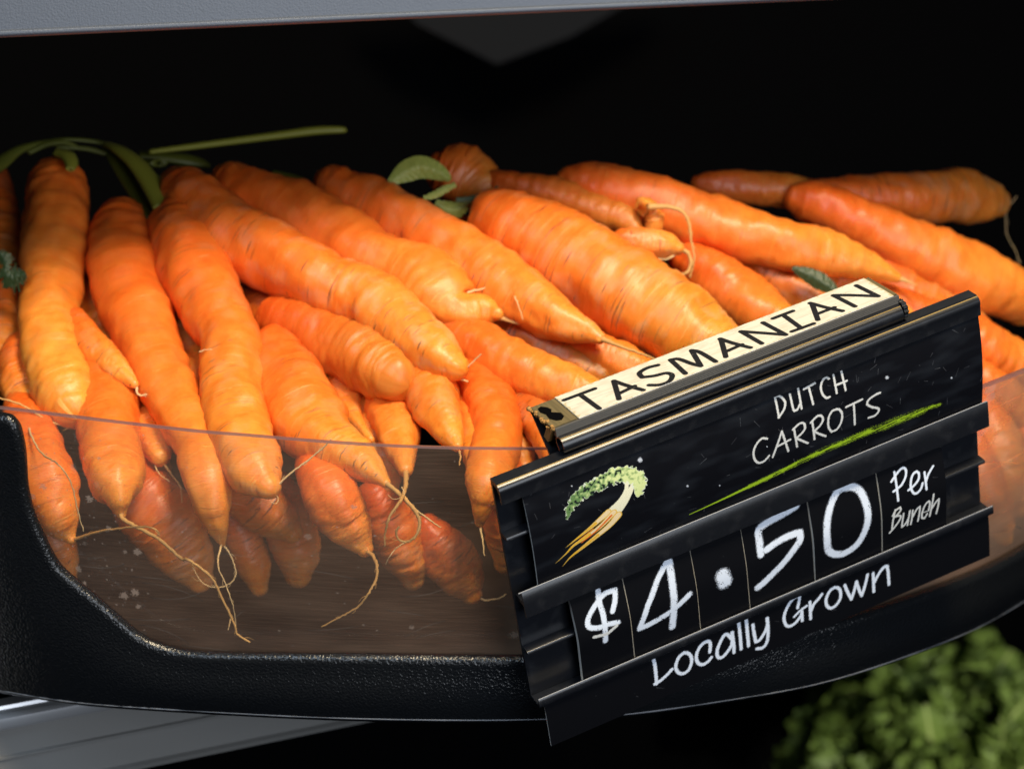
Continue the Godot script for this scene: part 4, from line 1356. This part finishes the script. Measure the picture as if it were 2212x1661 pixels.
# ---------------------------------------------------------------- name strip
func build_strip() -> void:
	var s := thing("strip_holder", "black channel clipped over the sign, worn brown at its left end", "label holder")
	s.transform = sign_at
	var ex := Vector3(0, -1, 0) * 0.001
	var ey := Vector3(0, 0, 1) * 0.001
	var a := Vector3(0.0292, 0, 0)
	var b := Vector3(0.1945, 0, 0)
	# (down, out) millimetres: near edge (-12.5, -8), far edge (-10.5, -30.4)
	part("top_plate", done(extrude(PackedVector2Array([Vector2(-12.2, -8.2), Vector2(-10.2, -30.6), Vector2(-8.8, -30.4), Vector2(-10.8, -8.2)]), a, b, ex, ey)), M.strip_end if M.has("strip_end") else make_worn(), s)
	part("back_slope", done(extrude(PackedVector2Array([Vector2(-8.9, -30.6), Vector2(-8.9, -29.4), Vector2(3.8, -17.0), Vector2(20.0, -9.0), Vector2(20.6, -10.0), Vector2(4.4, -18.2)]), a, b, ex, ey)), M.rail, s)
	# a stack of thin ridges down the front, then a fat tube
	var ridge := PackedVector2Array([Vector2(-12.2, -7.4)])
	for k in 5:
		ridge.append(Vector2(-12.1 + k * 0.72, -6.5 + 0.05 * k))
		ridge.append(Vector2(-11.6 + k * 0.72, -6.4 + 0.05 * k))
		ridge.append(Vector2(-11.45 + k * 0.72, -6.9 + 0.05 * k))
	ridge.append_array(PackedVector2Array([Vector2(-8.4, -6.2), Vector2(-8.0, -8.6), Vector2(-11.0, -8.6)]))
	part("ridged_edge", done(extrude(ridge, a + Vector3(0.0006, 0, 0), b, ex, ey)), M.ridge, s)
	var outer := arc(Vector2(-4.6, -5.8), 3.9, 0.0, 345.0, 22)
	var inner := arc(Vector2(-4.6, -5.8), 3.0, 345.0, 0.0, 22)
	outer.append_array(inner)
	part("round_tube", done(extrude(outer, a + Vector3(0.0012, 0, 0), b + Vector3(-0.001, 0, 0), ex, ey)), M.rail, s)
	part("clip", done(extrude(PackedVector2Array([Vector2(-1.2, -8.4), Vector2(0.4, -7.9), Vector2(12.0, -8.4), Vector2(12.0, -9.8), Vector2(-1.0, -10.0), Vector2(-3.0, -10.2)]), a + Vector3(0.002, 0, 0), b + Vector3(-0.002, 0, 0), ex, ey)), M.liner, s)
	part("wear_glint_edge", done(extrude(arc(Vector2(-8.15, -4.3), 0.2, 0.0, 315.0, 7), a + Vector3(0.0012, 0, 0), b + Vector3(-0.001, 0, 0), ex, ey)), M.glint_gold, s)  # gold rod painting the lamp glint along the tube
	var cog := PackedVector2Array()
	for k in 48:
		cog.append(Vector2(-5.6, -6.0) + Vector2(cos(TAU * k / 48.0), sin(TAU * k / 48.0)) * (4.3 if k % 4 < 2 else 3.8))
	part("end_cap", done(extrude(cog, b + Vector3(-0.0005, 0, 0), b + Vector3(0.0016, 0, 0), ex, ey)), M.rail, s)
	part("brown_web", done(extrude(PackedVector2Array([Vector2(-10.6, -9.4), Vector2(-10.4, -14.0), Vector2(-1.4, -20.4), Vector2(-0.6, -16.6)]), a + Vector3(0.0003, 0, 0), a + Vector3(0.01, 0, 0), ex, ey)), M.brown, s)
	# dark torn patches in the worn end of the plate
	for q in ["31.4,-27 33.2,-28 35,-25.5 35.6,-22.5 34.4,-20 32,-20.5 31,-23.5", "32,-20 34.6,-20.3 37.4,-17 37.2,-13.6 35,-11.4 33,-12.6 31.6,-16"]:
		var blot := PackedVector2Array()
		for p in numbers(q):
			blot.append(Vector2(p[0], p[1]) * 0.001)
		var tilt := Vector3(0, -0.0020, -0.0224).normalized()
		part("torn_patch", done(extrude(blot, Vector3(0, 0.01298, 0), Vector3(0, 0.01322, 0), Vector3(1, 0, 0), -tilt)), M.soot, s)
	# crumbs of old glue along the broken left edge
	var st := SurfaceTool.new()
	st.begin(Mesh.PRIMITIVE_TRIANGLES)
	var r := RandomNumberGenerator.new()
	r.seed = 12
	for i in 34:
		var g := r.randf()
		var c := Vector3(0.0292 + r.randf_range(-0.0008, 0.0006), lerpf(0.0121, 0.0103, g), lerpf(-0.0074, -0.0304, g)) + Vector3(0, r.randf_range(-0.0014, 0.0005), 0)
		var q := r.randf_range(0.0004, 0.0011)
		st.append_from(crumb(q, i), 0, Transform3D(Basis.from_euler(Vector3(r.randf() * 6.0, r.randf() * 6.0, 0)), c))
	var cr := part("glue_crumbs", done(st), M.brown, s)
	cr.set_meta("kind", "stuff")
	# the white label lies on the top plate
	var l := thing("name_label", "white paper strip hand lettered TASMANIAN in black marker", "label")
	l.transform = sign_at
	var art := StandardMaterial3D.new()
	art.albedo_texture = label_texture()
	art.roughness = 0.4
	var e0 := Vector2(-12.75, -7.0)
	var e1 := Vector2(-10.75, -30.5)
	var rows := []
	var under := []
	for i in 5:
		var q := e1.lerp(e0, i / 4.0)
		var line := PackedVector3Array()
		var lo := PackedVector3Array()
		for j in 9:
			var u := lerpf(41.0, 192.2, j / 8.0)
			line.append(Vector3(u, -q.x, q.y) * 0.001)
			lo.append(Vector3(u, -q.x - 0.35, q.y) * 0.001)
		rows.append(line)
		under.append(lo)
	part("face", done(sheet(rows)), art, l)
	var e := sheet(under, [], true)
	sheet([rows[-1], under[-1]], [], false, e)
	sheet([under[0], rows[0]], [], false, e)
	part("underside", done(e), M.card_edge, l)


func crumb(q: float, k: int) -> ArrayMesh:
	var rows := []
	for i in 4:
		var line := PackedVector3Array()
		for j in 6:
			var a := TAU * (j % 5) / 5.0
			var th := PI * i / 3.0
			line.append(Vector3(sin(th) * cos(a), cos(th), sin(th) * sin(a)) * q * (1.0 + 0.5 * noise.get_noise_3d(i * 3.0, (j % 5) * 3.0, k * 5.0)))
		rows.append(line)
	return done(sheet(rows))


func make_worn() -> StandardMaterial3D:
	var im := Image.create(512, 64, false, Image.FORMAT_RGB8)
	for y in 64:
		for x in 512:
			var g := noise.get_noise_2d(x * 0.09, y * 0.09) * 0.5 + 0.5
			var c := Color(0.29, 0.26, 0.16).lerp(Color(0.47, 0.41, 0.28), g)
			im.set_pixel(x, y, c)
	var worn := plain(Color.WHITE, 0.7)
	worn.albedo_texture = ImageTexture.create_from_image(im)
	M.strip_end = worn
	M.brown = plain(lin(0.38, 0.2, 0.055), 0.75)
	M.ridge = plain(lin(0.075, 0.072, 0.066), 0.45)
	return worn


func label_texture() -> ImageTexture:
	var w := 1210
	var h := 184
	var im := Image.create(w, h, false, Image.FORMAT_RGB8)
	for y in h:
		for x in w:
			var g := noise.get_noise_2d(x * 0.01, y * 0.03) * 0.5 + 0.5
			var c := Color(0.82, 0.80, 0.745).lerp(Color(0.72, 0.69, 0.62), clampf(g * 1.3 - 0.5, 0.0, 1.0))
			if absf(y - 96.0 - noise.get_noise_1d(x * 0.01) * 2.0) < 0.9:
				c = c.lerp(Color(0.55, 0.55, 0.55), 0.7)
			var rim := minf(minf(x, w - 1 - x), minf(y * 2.0, (h - 1 - y) * 2.0))
			c = c.lerp(Color(0.66, 0.60, 0.42), clampf((9.0 + noise.get_noise_2d(x * 0.05, y * 0.05) * 16.0 - rim) / 14.0, 0.0, 0.6))
			im.set_pixel(x, y, c)
	for q in STRIP_ART:
		var pts := []
		for p in bend_points(numbers(q[2])):
			pts.append([p[0] * 0.1 * 8.0, (p[1] * 0.1 + 21.9) * 8.0 * 184.0 / 175.2])
		stroke(im, pts, 19.0, 19.0, Color(0.10, 0.10, 0.11), 0.06, 0.0)
	var r := RandomNumberGenerator.new()
	r.seed = 4
	for i in 90:
		var x := r.randf() * w
		var y := r.randf() * h
		stroke(im, [[x, y], [x + r.randf_range(1, 7), y + r.randf_range(-3, 3)]], 1.6, 0.7, Color(0.6, 0.57, 0.5), 0.6, 0.0)
	return ImageTexture.create_from_image(im)


# ---------------------------------------------------------------- kale under the tray
func kale_blade(k: int, long: float, wide: float) -> Array:
	var rows := []
	var mid := PackedVector3Array()
	var rad := PackedFloat32Array()
	var n := 36
	for i in n + 1:
		var g := float(i) / n
		var c := Vector3(0, long * (g - 0.2 * g * g), long * 0.35 * g * g)
		mid.append(c + Vector3(0, 0, 0.001))
		rad.append(lerpf(0.0032, 0.0008, g))
		var w := wide * (0.25 + 0.75 * sin(PI * clampf(g * 0.8 + 0.12, 0.0, 1.0))) * (1.0 + 0.4 * noise.get_noise_2d(i * 0.5, k * 7.0))
		var line := PackedVector3Array()
		for j in 33:
			var q := (j - 16) / 16.0
			var ruffle := q * q
			var z := ruffle * 0.009 * sin(i * 1.5 + k + 4.0 * noise.get_noise_2d(j * 0.25, i * 0.25 + k * 5.0)) + ruffle * 0.008 * noise.get_noise_2d(i * 1.1, j * 0.8 + k * 11.0)
			line.append(c + Vector3(q * w + ruffle * 0.005 * sin(i * 2.3 + j), ruffle * 0.005 * cos(i * 1.9 + j), z + 0.3 * w * q * q))
		rows.append(line)
	return [done(sheet(rows)), done(tube(mid, rad, 8))]


func build_kale() -> void:
	var leaves := []
	for k in 5:
		leaves.append(kale_blade(k, 0.062 + 0.006 * k, 0.022 + 0.003 * k))
	var o := at(2030, 1690, 2.1)
	var t := thing("kale_head", "curly head of green kale below the right end of the tray", "kale", o)
	var r := RandomNumberGenerator.new()
	r.seed = 31
	for i in 95:
		# spread over a dome, tips outwards
		var up := 1.0 - 1.35 * (i + 0.5) / 95.0
		var a := TAU * i * 0.381966 + r.randf_range(-0.2, 0.2)
		var flat := sqrt(maxf(1.0 - up * up, 0.0))
		var d := Vector3(flat * cos(a), up, flat * sin(a))
		var out := (d + Vector3(r.randf_range(-0.4, 0.4), r.randf_range(-0.1, 0.4), r.randf_range(-0.4, 0.4))).normalized()
		var side := out.cross(Vector3(r.randf_range(-1, 1), 0.3, r.randf_range(-1, 1))).normalized()
		var b := Basis(side, out, side.cross(out)).scaled(Vector3.ONE * r.randf_range(0.92, 1.55))
		var q := part("leaf", leaves[i % 5][0], M.kale, t)
		q.transform = Transform3D(b, Vector3(d.x * 0.058, d.y * 0.042, d.z * 0.058))
		part("rib", leaves[i % 5][1], M.kale_rib, q)
